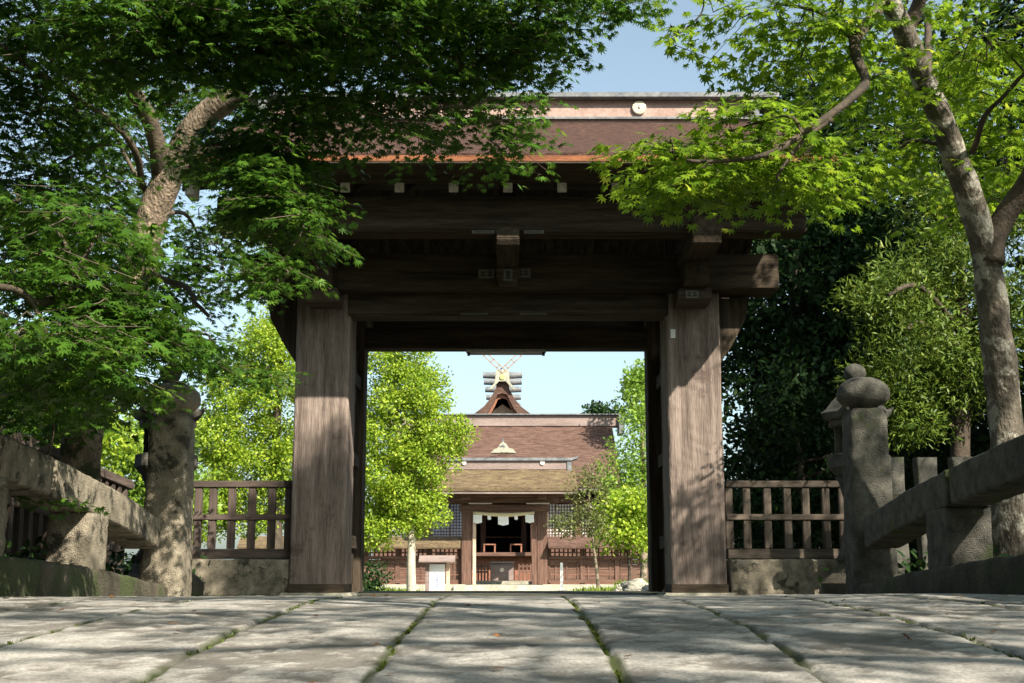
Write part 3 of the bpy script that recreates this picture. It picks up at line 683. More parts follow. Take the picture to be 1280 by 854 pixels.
def maple(name, base, label, trunk_specs, clusters, bark, leafm, seed, size=.055, per=14, L=.34, droop=.5, twig_frac=.5):
    rng = np.random.default_rng(seed)
    t = thing(name, base, label, 'maple tree')
    mt = MB(); skel = []
    for i, (pts, r0, r1) in enumerate(trunk_specs):
        if i == 0: skel += limb(mt, pts, r0, r1, 40, 20, .16, seed)
    mt.build('trunk', bark, t, smooth=True)
    mbr = MB()
    for i, (pts, r0, r1) in enumerate(trunk_specs[1:]):
        skel += limb(mbr, pts, r0, r1, 26, 12, .12, seed+i+1, wander=.10)
    base_skel = list(skel)
    for i, (c, r, n) in enumerate(clusters):
        c = Vector(c); s2 = connect(mbr, base_skel, c, .006, rng, i)
        base_skel += s2[3:]
    P, T, Nn, B = sprays(rng, clusters, per, L, .13, droop)
    # thin twigs towards a share of sprays
    idx = rng.choice(len(B), int(len(B)*twig_frac), replace=False)
    cs = np.array([c for c, r, n in clusters]); owner = np.repeat(np.arange(len(clusters)), [n for c, r, n in clusters])
    for q in idx:
        a = Vector(B[q, :3]); e = Vector(B[q, 3:]); o = Vector(cs[owner[q]]); st = a.lerp(o, .45)+Vector((0, 0, .03))
        mbr.tube([st, a.lerp(st, .4)+Vector((0, 0, .02)), a, e], [.005, .0035, .0028, .0015], 4, 0, 0, caps=False)
    mbr.build('branches', 'bark_dark' if leafm == 'maple_right' else 'bark_twig', t, smooth=True)  # right maple's branch shade put into a darker bark colour
    leaves_obj('crown', STAR, P, T, Nn, size*rng.uniform(.75, 1.25, len(P)), leafm, t)
    return t

# left maple: leaning trunk between the parapet and the timber fence
LB = W(92, 700, 9.2); LB.z = 0
tr = [LB, W(98, 590, 9.2), W(120, 470, 9.2), W(165, 360, 9.1), W(196, 255, 9.0), W(240, 165, 8.8), W(300, 110, 8.6), W(350, 60, 8.5), W(420, 10, 8.3), W(470, -60, 8.0)]
lspec = [(tr, .165, .055),
         ([W(205, 235, 9.0), W(180, 150, 8.6), W(150, 70, 8.0), W(140, -40, 7.4), W(150, -140, 6.8)], .075, .03),
         ([W(182, 240, 9.0), W(165, 190, 8.6), W(120, 140, 8.2), W(60, 90, 7.8), W(-20, 40, 7.4)], .03, .012),
         ([W(310, 95, 8.6), W(380, 50, 8.1), W(500, 35, 7.8), W(590, 32, 7.6), W(640, 40, 7.5), W(680, 55, 7.4)], .06, .012),
         ([W(360, 60, 8.4), W(470, -30, 8.0), W(640, -110, 7.6), W(800, -140, 7.2)], .06, .02),
         ([W(160, 370, 9.1), W(140, 380, 7.6), W(110, 390, 6.4), W(60, 370, 5.4), W(-20, 360, 4.8)], .05, .012),
         ([W(175, 345, 9.1), W(230, 360, 8.4), W(260, 395, 7.6)], .03, .01),
         ([W(250, 155, 8.8), W(300, 190, 8.4), W(350, 230, 8.0), W(390, 250, 7.8)], .03, .01)]
lc = [ # top band over the gate roof
      PC(40, 20, 7.6, 110, 70, .9, 170), PC(180, 30, 6.9, 110, 60, .5, 210), PC(310, 25, 6.9, 110, 60, .5, 210), PC(430, 15, 7.0, 110, 60, .6, 190),
      PC(560, 15, 7.4, 110, 55, .9, 200), PC(670, 5, 7.3, 60, 40, .6, 85), PC(760, -15, 7.3, 50, 22, .4, 26),
      PC(370, 100, 7.8, 80, 50, .7, 90), PC(480, 100, 7.7, 80, 45, .7, 70), PC(590, 90, 7.6, 60, 42, .6, 52), PC(655, 60, 7.5, 40, 36, .4, 32),
      PC(400, 150, 7.6, 55, 30, .5, 26), PC(515, 155, 7.5, 35, 28, .4, 18), PC(630, 150, 7.4, 35, 32, .4, 22), PC(625, 185, 7.4, 22, 20, .3, 8), PC(545, 130, 7.5, 35, 20, .4, 8),
      # mass between trunk and gate
      PC(350, 180, 7.8, 55, 45, .6, 56), PC(335, 250, 7.6, 48, 50, .6, 62), PC(350, 250, 7.4, 45, 40, .5, 60), PC(380, 285, 7.2, 25, 22, .35, 16), PC(345, 335, 7.2, 32, 16, .35, 14), PC(345, 362, 7.2, 20, 10, .25, 6),
      # left body, behind the trunk
      PC(60, 120, 8.0, 100, 60, .9, 130), PC(150, 150, 9.8, 100, 60, .8, 110), PC(50, 220, 8.4, 90, 60, .9, 130), PC(140, 240, 10.0, 80, 60, .8, 80), PC(60, 320, 8.0, 90, 60, .9, 120),
      PC(250, 300, 9.8, 60, 60, .7, 55), PC(275, 325, 10.0, 45, 42, .6, 30), PC(290, 195, 8.2, 45, 26, .4, 60), PC(350, 195, 7.6, 40, 22, .4, 34), PC(240, 120, 9.4, 50, 34, .4, 40), PC(215, 370, 9.8, 50, 50, .6, 45),
      # near drooping layers, bright
      PC(50, 265, 6.0, 80, 26, .6, 60), PC(120, 295, 5.6, 45, 20, .5, 30), PC(40, 350, 5.4, 120, 28, .6, 70), 
      PC(60, 420, 5.0, 110, 28, .5, 70), PC(160, 400, 5.6, 60, 30, .5, 50), PC(165, 412, 5.8, 44, 22, .4, 36), PC(90, 465, 5.6, 75, 24, .5, 50), PC(20, 480, 6.4, 90, 40, .5, 60),
      PC(100, 462, 7.6, 45, 22, .4, 22), PC(85, 515, 8.2, 50, 28, .4, 26), PC(50, 500, 8.6, 60, 30, .4, 30), PC(290, 465, 11.5, 45, 22, .4, 26), PC(255, 440, 10.5, 45, 24, .4, 28), PC(340, 470, 11.8, 22, 12, .3, 8),
      PC(45, 612, 6.9, 22, 16, .15, 5)]
# unseen upper crown added for shade, left open along sun rays to LIT points
rg = np.random.default_rng(5)
SUNV = np.array(-SUN_TRAVEL)
LIT = [(W(205, 230, 9), .75), (W(180, 320, 9), .7), (W(235, 175, 8.9), .7), (W(215, 560, 9), .9), (W(215, 640, 9), .8), (Vector((-2.5, 7.6, .6)), .9), (Vector((-1.9, 13, 2.0)), .7), (W(60, 430, 5), .8), (W(160, 400, 5.6), .7), (W(60, 470, 6), .7), (W(210, 430, 5.8), .6), (W(160, 320, 5.6), .6)]
def blocks_lit(c, extra=.6):
    for p, tol in LIT:
        v = np.array(c)-np.array(p); a = v@SUNV
        if a > .8 and np.linalg.norm(v-a*SUNV) < tol+extra: return True
    return False
for q in range(46):
    x = rg.uniform(-5.5, 1.2); y = rg.uniform(-1.5, 4.0); z = rg.uniform(4.0, 6.2)
    if not blocks_lit((x, y, z), .2): lc.append(((x, y, z), (1.0, 1.0, .3), 50))
for q in range(60):
    x = rg.uniform(-5.5, .8); y = rg.uniform(2.2, 8.2); z = rg.uniform(4.4, 6.6) if y > 5.5 else rg.uniform(3.6, 6.2)
    if (z-CZ)/y < .56: z = CZ+y*rg.uniform(.58, .75)
    if not blocks_lit((x, y, z)): lc.append(((x, y, z), (1.0, 1.0, .35), 62))
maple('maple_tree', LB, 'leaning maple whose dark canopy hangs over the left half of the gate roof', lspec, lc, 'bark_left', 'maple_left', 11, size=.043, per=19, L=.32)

# right maple
RB = W(1262, 700, 8.0); RB.z = 0
tr = [RB, W(1262, 610, 8.0), W(1255, 500, 8.0), W(1242, 400, 7.9), W(1228, 300, 7.8), W(1195, 200, 7.6), W(1160, 110, 7.4), W(1132, 45, 7.2), W(1100, -20, 7.0), W(1060, -100, 6.7)]
rspec = [(tr, .125, .05),
         ([W(1238, 330, 7.8), W(1262, 255, 7.7), W(1290, 190, 7.5), W(1330, 100, 7.3), W(1380, 0, 7.0)], .085, .04),
         ([W(1128, 45, 7.2), W(1155, 0, 7.1), W(1185, -70, 6.9), W(1230, -160, 6.6)], .055, .025),
         ([W(1105, -10, 7.0), W(1075, 55, 6.4), W(1078, 105, 6.2), W(1040, 148, 6.0), W(985, 182, 5.9), W(930, 198, 5.9), W(860, 200, 5.9)], .036, .008),
         ([W(1040, 148, 6.0), W(1010, 170, 6.0), W(985, 205, 6.0), W(975, 225, 6.0)], .014, .006),
         ([W(1215, 190, 7.6), W(1240, 140, 7.2), W(1265, 110, 6.8), W(1300, 90, 6.4)], .02, .008)]
rc = [PC(970, 5, 6.6, 65, 24, .6, 24), PC(1050, 20, 6.6, 80, 40, .7, 60), PC(1130, 30, 8.4, 70, 50, .5, 60), PC(880, -5, 6.6, 50, 24, .5, 14), PC(845, 45, 6.6, 14, 22, .2, 6), PC(1000, 75, 6.8, 70, 40, .5, 40), PC(1090, 100, 8.2, 70, 45, .5, 48),
      PC(1170, 110, 8.4, 70, 60, .6, 70), PC(1235, 40, 6.6, 70, 50, .6, 60), PC(1240, 120, 8.0, 60, 50, .6, 60), PC(1265, 190, 8.4, 50, 50, .5, 44), PC(1120, 190, 8.0, 60, 36, .5, 36), PC(1190, 240, 8.8, 50, 40, .5, 34),
      PC(910, 165, 6.4, 65, 32, .4, 42), PC(840, 205, 6.4, 55, 25, .4, 34), PC(900, 215, 6.3, 75, 24, .4, 46), PC(975, 200, 6.4, 65, 35, .4, 44), PC(1050, 200, 6.8, 60, 30, .4, 32), PC(860, 232, 6.3, 35, 14, .3, 14), PC(800, 195, 6.4, 25, 14, .3, 9), PC(990, 235, 6.5, 40, 16, .3, 14), PC(930, 130, 6.5, 35, 20, .3, 14)]
rc = [(c_, r_, max(4, int(n_*.78))) for c_, r_, n_ in rc]
for q in range(3):
    x = rg.uniform(2.2, 4.6); y = rg.uniform(4.2, 7.0); z = CZ+y*rg.uniform(.62, .85)
    rc.append(((x, y, z), (.8, .8, .3), 24))
rc += [((4.4, 10.2, 6.0), (.5, .4, .35), 60), ((4.7, 9.45, 4.55), (.4, .35, .5), 22), ((3.65, 5.85, 8.2), (.65, .6, .75), 520), ((2.9, 5.4, 7.6), (.8, .5, .6), 90), ((7.35, 5.8, 7.6), (.7, .6, .75), 90), ((6.7, 3.6, 6.5), (1.1, 1.1, .6), 120), ((6.7, 1.6, 6.3), (1.1, 1.1, .6), 110), ((7.0, 7.6, 6.3), (.9, .7, .6), 90), ((7.1, 5.2, 6.9), (.8, .6, .5), 60)]  # unseen leaf clusters, added along sun rays to shade pillars, rail and fence
rspec.append(([W(1060, -100, 6.7), Vector((2.6, 6.6, 5.2)), Vector((3.2, 6.3, 6.4)), Vector((3.6, 6.0, 7.8))], .05, .015))
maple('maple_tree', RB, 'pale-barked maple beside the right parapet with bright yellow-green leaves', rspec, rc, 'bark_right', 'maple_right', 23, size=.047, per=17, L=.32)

# a further maple overhead, behind the picture's right edge, that dapples the bridge
HB = Vector((4.6, -1.2, 0))
hs = [([HB, HB+Vector((.1, 0, 1.5)), HB+Vector((-.2, .2, 3.2)), HB+Vector((-.6, .5, 5.2)), HB+Vector((-.8, .8, 6.5))], .17, .05),
      ([HB+Vector((-.1, .1, 2.6)), Vector((3.4, 0, 4.4)), Vector((2.4, .8, 5.2)), Vector((1.2, 1.6, 5.6))], .07, .02),
      ([HB+Vector((-.2, .2, 3.2)), Vector((5.2, .6, 4.8)), Vector((5.6, 2.0, 5.6))], .06, .02),
      ([HB+Vector((-.3, .3, 3.8)), Vector((3.6, -1.8, 5.2)), Vector((2.8, -2.6, 5.8))], .06, .02)]
hc = []
for q in range(44):
    x = rg.uniform(.6, 7.6); y = rg.uniform(-3.6, 3.0); z = rg.uniform(4.6, 6.4)
    if not blocks_lit((x, y, z), .0): hc.append(((x, y, z), (.75, .5, .25), 42))
maple('maple_tree', HB, 'maple rooted outside the right of the picture that dapples the bridge paving', hs, hc, 'bark_left', 'maple_right', 41, size=.062, per=12, twig_frac=.3)

def clump_tree(name, base, label, cat, crown_blobs, trunk_pts, r0, leafm, bark, size, per, cr, seed, tmpl=DIAM, group=None, surf=.35, limbs=True):
    rng = np.random.default_rng(seed)
    t = thing(name, base, label, cat, group)
    mt = MB(); skel = limb(mt, trunk_pts, r0, r0*.4, 18, 12, .12, seed); mt.build('trunk', bark, t, smooth=True)
    if limbs:
        mb2 = MB()
        for i, (c, r, n) in enumerate(crown_blobs): connect(mb2, skel, Vector(c), r0*.12, rng, i)
        mb2.build('branches', bark, t, smooth=True)
    P, T, Nn, C = clumps(rng, crown_blobs, per, cr, surf)
    leaves_obj('crown', tmpl, P, T, Nn, size*rng.uniform(.6, 1.3, len(P)), leafm, t)
    return t

def gpos(px, D): v = W(px, 740, D); v.z = ground_z(v.x, D)-.02; return v
# lime green trees seen left of the gate and through it
b = gpos(345, 33)
clump_tree('broadleaf_tree', b, 'tall lime green tree seen between the left post and the gate', 'tree',
           [PC(335, 440, 33, 38, 48, 1.0, 60), PC(355, 400, 33, 22, 22, .6, 22), PC(300, 480, 33, 42, 45, 1.0, 60), PC(370, 500, 33, 60, 60, 1.4, 80), PC(270, 540, 33, 38, 42, 1.0, 60), PC(330, 570, 33, 70, 50, 1.3, 90), PC(280, 610, 33, 50, 48, 1.0, 70), PC(390, 600, 33.5, 50, 55, 1.0, 50), PC(330, 640, 33.5, 80, 30, 1.0, 60), PC(255, 650, 33, 25, 30, .7, 26)],
           [b, W(345, 660, 33), W(345, 560, 33), W(350, 440, 33)], .22, 'camphor', 'bark_dark', .085, 110, .34, 61)
b = gpos(514, 33)
clump_tree('broadleaf_tree', b, 'lime green tree with a straight pale trunk seen through the gate opening', 'tree',
           [PC(490, 440, 33, 48, 55, 1.2, 80), PC(520, 490, 33, 42, 38, 1.0, 60), PC(548, 545, 33, 36, 26, .8, 50), PC(480, 530, 33, 55, 50, 1.3, 90), PC(525, 575, 33, 42, 28, .9, 50), PC(470, 600, 33, 45, 45, 1.0, 60), PC(515, 620, 33, 40, 26, .8, 44), PC(535, 645, 33, 20, 10, .5, 10), PC(470, 655, 33, 30, 28, .8, 30), PC(505, 655, 33, 28, 14, .6, 18)],
           [b, W(514, 700, 33), W(513, 650, 33), W(500, 560, 33), W(492, 450, 33)], .13, 'camphor', 'bark_pale', .085, 110, .33, 62)
b = gpos(803, 38)
clump_tree('broadleaf_tree', b, 'taller green tree at the right inside edge of the gate opening', 'tree',
           [PC(800, 560, 38, 36, 40, .9, 60), PC(775, 600, 38, 30, 36, .8, 44), PC(815, 620, 38, 40, 50, 1.0, 60), PC(800, 520, 38, 22, 20, .6, 22)],
           [b, W(805, 700, 38), W(806, 640, 38), W(803, 540, 38)], .13, 'youngtree', 'bark_left', .11, 30, .34, 63)
b = gpos(785, 35)
clump_tree('young_maple', b, 'low bright green maple in front of the right lattice wall', 'tree',
           [PC(785, 640, 35, 36, 26, .8, 60), PC(770, 665, 35, 30, 22, .7, 40), PC(800, 672, 35, 22, 18, .6, 24)],
           [b, W(787, 715, 35), W(783, 680, 35), W(782, 640, 35)], .06, 'camphor', 'bark_dark', .13, 34, .34, 64)
b = gpos(748, 34)
clump_tree('sapling', b, 'thin leaning sapling with olive leaves right of the inner gate', 'tree',
           [PC(735, 625, 34, 22, 34, .6, 36), PC(712, 655, 34, 26, 14, .5, 26), PC(745, 655, 34, 22, 22, .5, 24), PC(738, 590, 34, 12, 14, .3, 10)],
           [b, W(746, 715, 34), W(741, 675, 34), W(736, 620, 34)], .055, 'cypress', 'bark_left', .075, 30, .26, 65)
b = gpos(800, 70)
clump_tree('distant_tree', b, 'loose green treetop behind the right end of the hall roof', 'tree',
           [PC(798, 470, 60, 14, 14, 1, 26), PC(800, 500, 60, 24, 22, 1.5, 44), PC(792, 485, 60, 10, 12, .6, 12)], [b, W(803, 600, 60), W(803, 500, 60)], .2, 'youngtree', 'bark_dark', .2, 30, .5, 66)
b = gpos(750, 95)
clump_tree('distant_tree', b, 'tiny dark treetop just above the hall ridge', 'tree',
           [PC(747, 514, 95, 14, 5, 1, 20), PC(768, 516, 95, 9, 6, 1, 12)], [b, W(752, 600, 95), W(750, 520, 95)], .25, 'evergreen', 'bark_dark', .3, 24, .6, 67)

# evergreens beyond the right of the gate
ev = [(1010, 19, 'dark evergreen immediately right of the gate roof'), (1060, 20, 'dark evergreen behind the right stone lantern'), (1170, 19, 'dark evergreen behind the sunlit shrub at the right edge')]
for i, (px, D, lab) in enumerate(ev):
    b = gpos(px, D); cx = b.x
    blobs = [((cx+rg.uniform(-1.0, 1.0), D+rg.uniform(-.8, .8), z), (1.25, 1.2, .95), 95) for z in np.linspace(.9, 7.2-(1.3 if i == 0 else 0), 9)]
    clump_tree('evergreen_tree', b, lab, 'evergreen tree', blobs, [b, (cx, D, 2), (cx, D, 5)], .22, 'evergreen', 'bark_dark', .12, 34, .34, 70+i, OVAL, 'evergreens behind the right fence', surf=.3)
b = gpos(1050, 16); b.x = 3.6
clump_tree('evergreen_shrub', b, 'dark low evergreen filling the gap behind the right picket fence', 'shrub',
           [((3.1, 16, .8), (.8, .6, .7), 70), ((4.2, 16.2, 1.2), (.9, .6, .9), 80), ((3.4, 16.4, 2.2), (.9, .6, .8), 70), ((5.4, 15.6, 1.4), (1, .6, 1), 80), ((6.6, 15.6, 1.6), (1, .6, 1.1), 80)], [b, b+Vector((0, 0, 1)), b+Vector((0, 0, 1.8))], .08, 'evergreen', 'bark_dark', .10, 36, .28, 75, OVAL)
b = gpos(1200, 13.6)
clump_tree('sunlit_oak', b, 'sunlit olive green oak between the right post and the pale maple trunk', 'tree',
           [PC(1110, 370, 13.6, 50, 34, .7, 60), PC(1180, 330, 13.6, 50, 45, .8, 70), PC(1250, 400, 13.6, 50, 60, .8, 80), PC(1150, 430, 13.4, 60, 40, .7, 70), PC(1100, 480, 13.4, 40, 40, .6, 50), PC(1200, 480, 13.6, 60, 40, .7, 70), PC(1160, 250, 13.8, 40, 36, .6, 34), PC(1250, 270, 13.8, 40, 50, .7, 50), PC(1130, 530, 13.4, 40, 24, .5, 30), ((3.45, 11.5, 2.75), (.40, .4, .45), 8), ((3.9, 12.4, 2.6), (.4, .4, .45), 16)],
           [b, W(1200, 560, 13.6), W(1205, 440, 13.6), W(1200, 330, 13.6)], .13, 'oak', 'bark_dark', .078, 62, .24, 80, LANCE)
# tall evergreens to the right, mostly beyond the picture, that shade the right side
for i, (x, y, h, lab) in enumerate(((9.2, 11.5, 9.5, 'tall evergreen beyond the right edge that shades the lanterns'), (12.2, 14.5, 11, 'tallest evergreen beyond the right edge of the picture'), (7.6, 14.6, 7.2, 'mid height evergreen at the far right behind the stone slab fence'))):
    b = Vector((x, y, 0)); blobs = [((x+rg.uniform(-.9, .9), y+rg.uniform(-.9, .9), z), (1.7, 1.7, 1.0), 90) for z in np.linspace(2.0, h, 8)]
    clump_tree('evergreen_tree', b, lab, 'evergreen tree', blobs, [b, b+Vector((0, 0, 3)), b+Vector((.2, 0, h-1))], .3, 'evergreen', 'bark_dark', .15, 30, .42, 90+i, OVAL, 'tall evergreens along the right', surf=.3)
# unseen trees added around the viewpoint to hold back sky light
for i, (x, y, h, lab) in enumerate(((-7.5, 1.5, 9, 'large unseen evergreen added beyond the left edge to block sky light'), (-6.5, -5.5, 10, 'large unseen evergreen added behind the viewpoint on the left to block sky light'),
        (-1.5, -9.5, 10, 'large unseen evergreen added straight behind the viewpoint to block sky light'), (-8.5, 8.0, 8, 'large unseen evergreen added left of the timber fence to block sky light'), (4.0, -11.5, 6.5, 'lower unseen evergreen added behind the viewpoint on the right to block sky light'),
        (11.5, 2.5, 7.5, 'unseen evergreen added beyond the right edge to block sky light'), (13, -4, 8.5, 'unseen evergreen added far right behind the viewpoint to block sky light'))):
    b = Vector((x, y, 0)); blobs = [((x+rg.uniform(-1.0, 1.0), y+rg.uniform(-1.0, 1.0), z), (2.6, 2.6, 1.2), 90) for z in np.linspace(1.2, h, 7)]
    clump_tree('evergreen_tree', b, lab, 'evergreen tree', blobs, [b, b+Vector((0, 0, 3)), b+Vector((.2, 0, h-1))], .3, 'evergreen', 'bark_dark', .30, 30, .8, 95+i, OVAL, None, surf=.3)
# left background shrubs
for i, (px, py, D, rx, ry, lab, lm) in enumerate(((90, 500, 20, 60, 40, 'bright hedge plant behind the left timber fence', 'camphor'), (190, 560, 22, 50, 45, 'yellow-green bush behind the sunlit left post', 'youngtree'), (10, 470, 17, 60, 60, 'dark bush at the far left behind the fence', 'evergreen'))):
    b = gpos(px, D); clump_tree('garden_bush', b, lab, 'bush', [PC(px, py, D, rx, ry, .8, 110), PC(px+20, py+60, D, rx, ry, .8, 90), PC(px-40, py+70, D, rx, ry, .8, 80)], [b, b+Vector((0, 0, .6)), b+Vector((0, 0, 1.2))], .07, lm, 'bark_dark', .10, 30, .3, 100+i)
# undergrowth under the left tree and between parapets and fences
rng = np.random.default_rng(77); N = 9000
x = np.where(rng.random(N) < .5, rng.uniform(-3.8, -2.8, N), rng.uniform(2.8, 5.2, N)); y = rng.uniform(4, 12, N)
p = np.stack([x, y, rng.random(N)**2*.42], 1); nn = rng.normal(0, .6, (N, 3)); nn[:, 2] += 1; t_ = rng.normal(0, 1, (N, 3))
props(leaves_obj('undergrowth', OVAL, p, t_, nn, rng.uniform(.04, .09, N), 'evergreen'), 'dark ground cover leaves behind the stone parapets', 'undergrowth', None, 'stuff')
N = 9000; x = rng.uniform(-8, 6, N); y = rng.uniform(30, 47, N)
k = (x < -3.1) | (x > 1.9); x = x[k]; y = y[k]; N = len(x)
p = np.stack([x, y, [g_base(v) for v in y]], 1); t_ = rng.normal(0, .35, (N, 3)); t_[:, 2] = 1; nn = rng.normal(0, 1, (N, 3)); nn[:, 2] = .1
props(leaves_obj('grass', DIAM*np.array([.3, 1, 1]), p, t_, nn, rng.uniform(.10, .26, N), 'grass'), 'sunlit grass strip in front of the inner wall', 'grass', None, 'stuff')
# fallen leaves on the slabs
N = 70; x = rng.uniform(-2, 2, N); y = rng.uniform(2.4, 6, N)
p = np.stack([x, y, [arch(v)+.008+.003*xx for v, xx in zip(y, x)]], 1); t_ = rng.normal(0, 1, (N, 3)); t_[:, 2] *= .15; nn = rng.normal(0, .3, (N, 3)); nn[:, 2] = 1
props(leaves_obj('leaf_litter', STAR, p, t_, nn, rng.uniform(.012, .028, N), 'litter'), 'scattered brown fallen leaves on the bridge slabs', 'fallen leaves', None, 'stuff')

# ------------------------------------------------------------------ inner shrine: platform, wall, gate, hall, sanctuary
zf = -.24
m = MB(); m.box(-9, -1.75, 49.4, 51.6, -.8, -.22); m.box(1.15, 8, 49.4, 51.6, -.8, -.22); props(m.build('wall_footing', 'stone_step', bevel=.03), 'pale stone footing under the inner timber walls', 'footing')
t = thing('stone_steps', (-.31, 48.6, -.62), 'two broad pale stone steps up to the inner gate', 'steps')
m = MB(); m.box(-2.55, 1.95, 48.1, 48.9, -.7, -.43); m.build('step', 'stone_step', t, bevel=.02)
m = MB(); m.box(-2.2, 1.6, 48.7, 51.8, -.7, -.24); m.build('step', 'stone_step', t, bevel=.02)

ig = thing('inner_gate', (-.31, 50.2, zf), 'smaller thatched timber gate in front of the shrine hall', 'gate')
c = -.31
def xr_(px, D=50): return Xp(px, 650, D)
for s, pa, pb in ((-1, 577, 590), (1, 671, 684)):
    xa, xb = xr_(pa), xr_(pb)
    m = MB(); m.box(xa, xb, 50.0, 50.42, zf, 3.0); m.build('pillar', 'farwood_z', ig, bevel=.02)
    xa2 = xr_(591 if s < 0 else 664.5); xb2 = xr_(595 if s < 0 else 670.5)
    m = MB(); m.box(xa2, xb2, 49.95, 50.3, zf, 2.55); m.build('door_jamb', 'plaster' if s < 0 else 'farwood_z', ig, bevel=.01)  # left jamb paler: the light on it is put into the colour
    m = MB(); m.box((xa+xb)/2-.2, (xa+xb)/2+.2, 49.0, 51.6, 3.0, 3.22); m.build('bracket_arm', 'farwood_y', ig, bevel=.02)
    m = MB(); m.box(c+s*1.55-.12, c+s*1.55+.12, 52.3, 52.6, zf, 3.0); m.build('rear_post', 'farwood_z', ig, bevel=.02)
Z = lambda py, D=50: Zp(py, D)
m = MB(); m.box(xr_(575), xr_(686), 49.93, 50.28, Z(640), Z(631)); m.build('lintel', 'farwood_x', ig, bevel=.02)
m = MB(); m.box(xr_(556), xr_(698), 49.85, 50.3, Z(629), Z(622)); m.build('main_beam', 'farwood_x', ig, bevel=.02)
m = MB(); m.box(xr_(552), xr_(705), 49.2, 49.5, Z(621, 49.2), Z(615.5, 49.2)); m.build('front_purlin', 'farwood_x', ig, bevel=.02)
for px in (586, 658):
    m = MB(); m.box(xr_(px), xr_(px+29), 49.80, 49.845, Z(630.5), Z(629)); m.build('metal_strip', 'white_end', ig)
for k in range(23):
    x = xr_(556)+(xr_(705)-xr_(556))*k/22; m = MB(); m.bar((x, 48.65, Z(614.5, 48.65)), (x, 50.4, Z(614.5, 48.65)+.75), .09); m.build('rafter', 'farwood_y', ig)
# roof
xa, xb = Xp(546, 612, 48.3), Xp(722, 612, 48.3)
ez = Zp(610, 48.3); rz = Zp(583, 50.3)
def sloped_roof(root, xa, xb, y0, z0, y1, z1, y2, th, mat, p=1.2, nseg=24, name='roof'):
    top = []
    for i in range(nseg+1):
        t = i/nseg; top.append((y0+(y1-y0)*t, z0+(z1-z0)*t**p))
    for i in range(1, nseg+1):
        t = 1-i/nseg; top.append((y1+(y2-y1)*(1-t), z0+(z1-z0)*t**p))
    bot = [(y, z-th) for y, z in top][::-1]
    nx = 30; k = len(top)*2; vs = []
    for j in range(nx+1):
        x = xa+(xb-xa)*j/nx
        for (y, z) in top: vs.append((x, y, z+.05*mnoise.noise(Vector((x*1.2, y*1.2, 3)))+.03*mnoise.noise(Vector((x*4, y*4, 3)))))
        for (y, z) in bot: vs.append((x, y, z))
    fs = [(j*k+i, j*k+(i+1) % k, (j+1)*k+(i+1) % k, (j+1)*k+i) for j in range(nx) for i in range(k)]+[tuple(range(k-1, -1, -1)), tuple(range(nx*k, (nx+1)*k))]
    m = MB(); m.add(vs, fs); return m.build(name, mat, root)
rf = sloped_roof(ig, xa, xb, 48.3, ez, 50.3, rz, 52.3, .12, 'thatch_moss')
m = MB(); m.box(xa+.02, xb-.02, 48.34, 48.6, ez-.21, ez-.125); m.build('eave_edge', 'ridgewood', rf)
m = MB(); m.box(Xp(557, 578, 50), Xp(712, 578, 50), 50.0, 50.6, rz-.15, Zp(576, 50)); m.build('ridge_box', 'ridgewood', rf, bevel=.01)
m = MB(); m.box(Xp(552, 573, 50), Xp(714, 573, 50), 49.9, 50.7, Zp(576, 50)+.003, Zp(572.5, 50)); m.prism([(Xp(714, 573, 50), Zp(576, 50)), (Xp(722, 571, 50), Zp(573, 50)), (Xp(722, 571, 50), Zp(570.5, 50)), (Xp(714, 573, 50), Zp(572.5, 50))], 'y', 49.9, 50.7); m.build('ridge_cap', 'lead', rf)
for px in (580, 678):
    q = W(px, 578.5, 49.99); m = MB(); m.prism([(q.x+.09*math.cos(a*math.pi/8), q.z+.09*math.sin(a*math.pi/8)) for a in range(16)], 'y', 49.95, 49.998); m.build('crest', 'crest', rf)
m = MB(); m.box(Xp(709, 578, 50), Xp(713, 578, 50)+.04, 49.95, 50.65, rz-.25, Zp(576.5, 50)); m.build('ridge_end', 'lead', rf)

# rope and paper streamers
t = thing('sacred_rope', (c, 49.9, 2.4), 'straw rope with white paper streamers hung across the inner gate', 'rope')
a, b2 = W(592, 641, 49.8), W(668, 641, 49.8); P = [a.lerp(b2, i/16)-Vector((0, 0, .08*math.sin(math.pi*i/16))) for i in range(17)]
m = MB(); m.tube(P, [.05+.03*math.sin(math.pi*i/16) for i in range(17)], 8, .2, 2); m.build('rope', 'rope', t, smooth=True)
for px, w, h in ((597, .33, .34), (629, .40, .42), (662, .33, .32), (611.5, .13, .2), (645, .13, .2)):
    q = W(px, 643.5, 49.78); m = MB()
    n = 7 if w > .2 else 3
    for k in range(n):
        x = q.x-w/2+w*(k+.5)/n; hh = h*(1-.12*abs(k-n/2+.5)/n*2)
        m.box(x-w/n*.52, x+w/n*.52, q.y-.02*(k % 2), q.y-.02*(k % 2)+.012, q.z-hh*.55, q.z)
        m.box(x-w/n*.40, x+w/n*.60, q.y-.03-.02*(k % 2), q.y-.03-.02*(k % 2)+.012, q.z-hh, q.z-hh*.5)
    m.build('paper_streamer', 'paper', t)

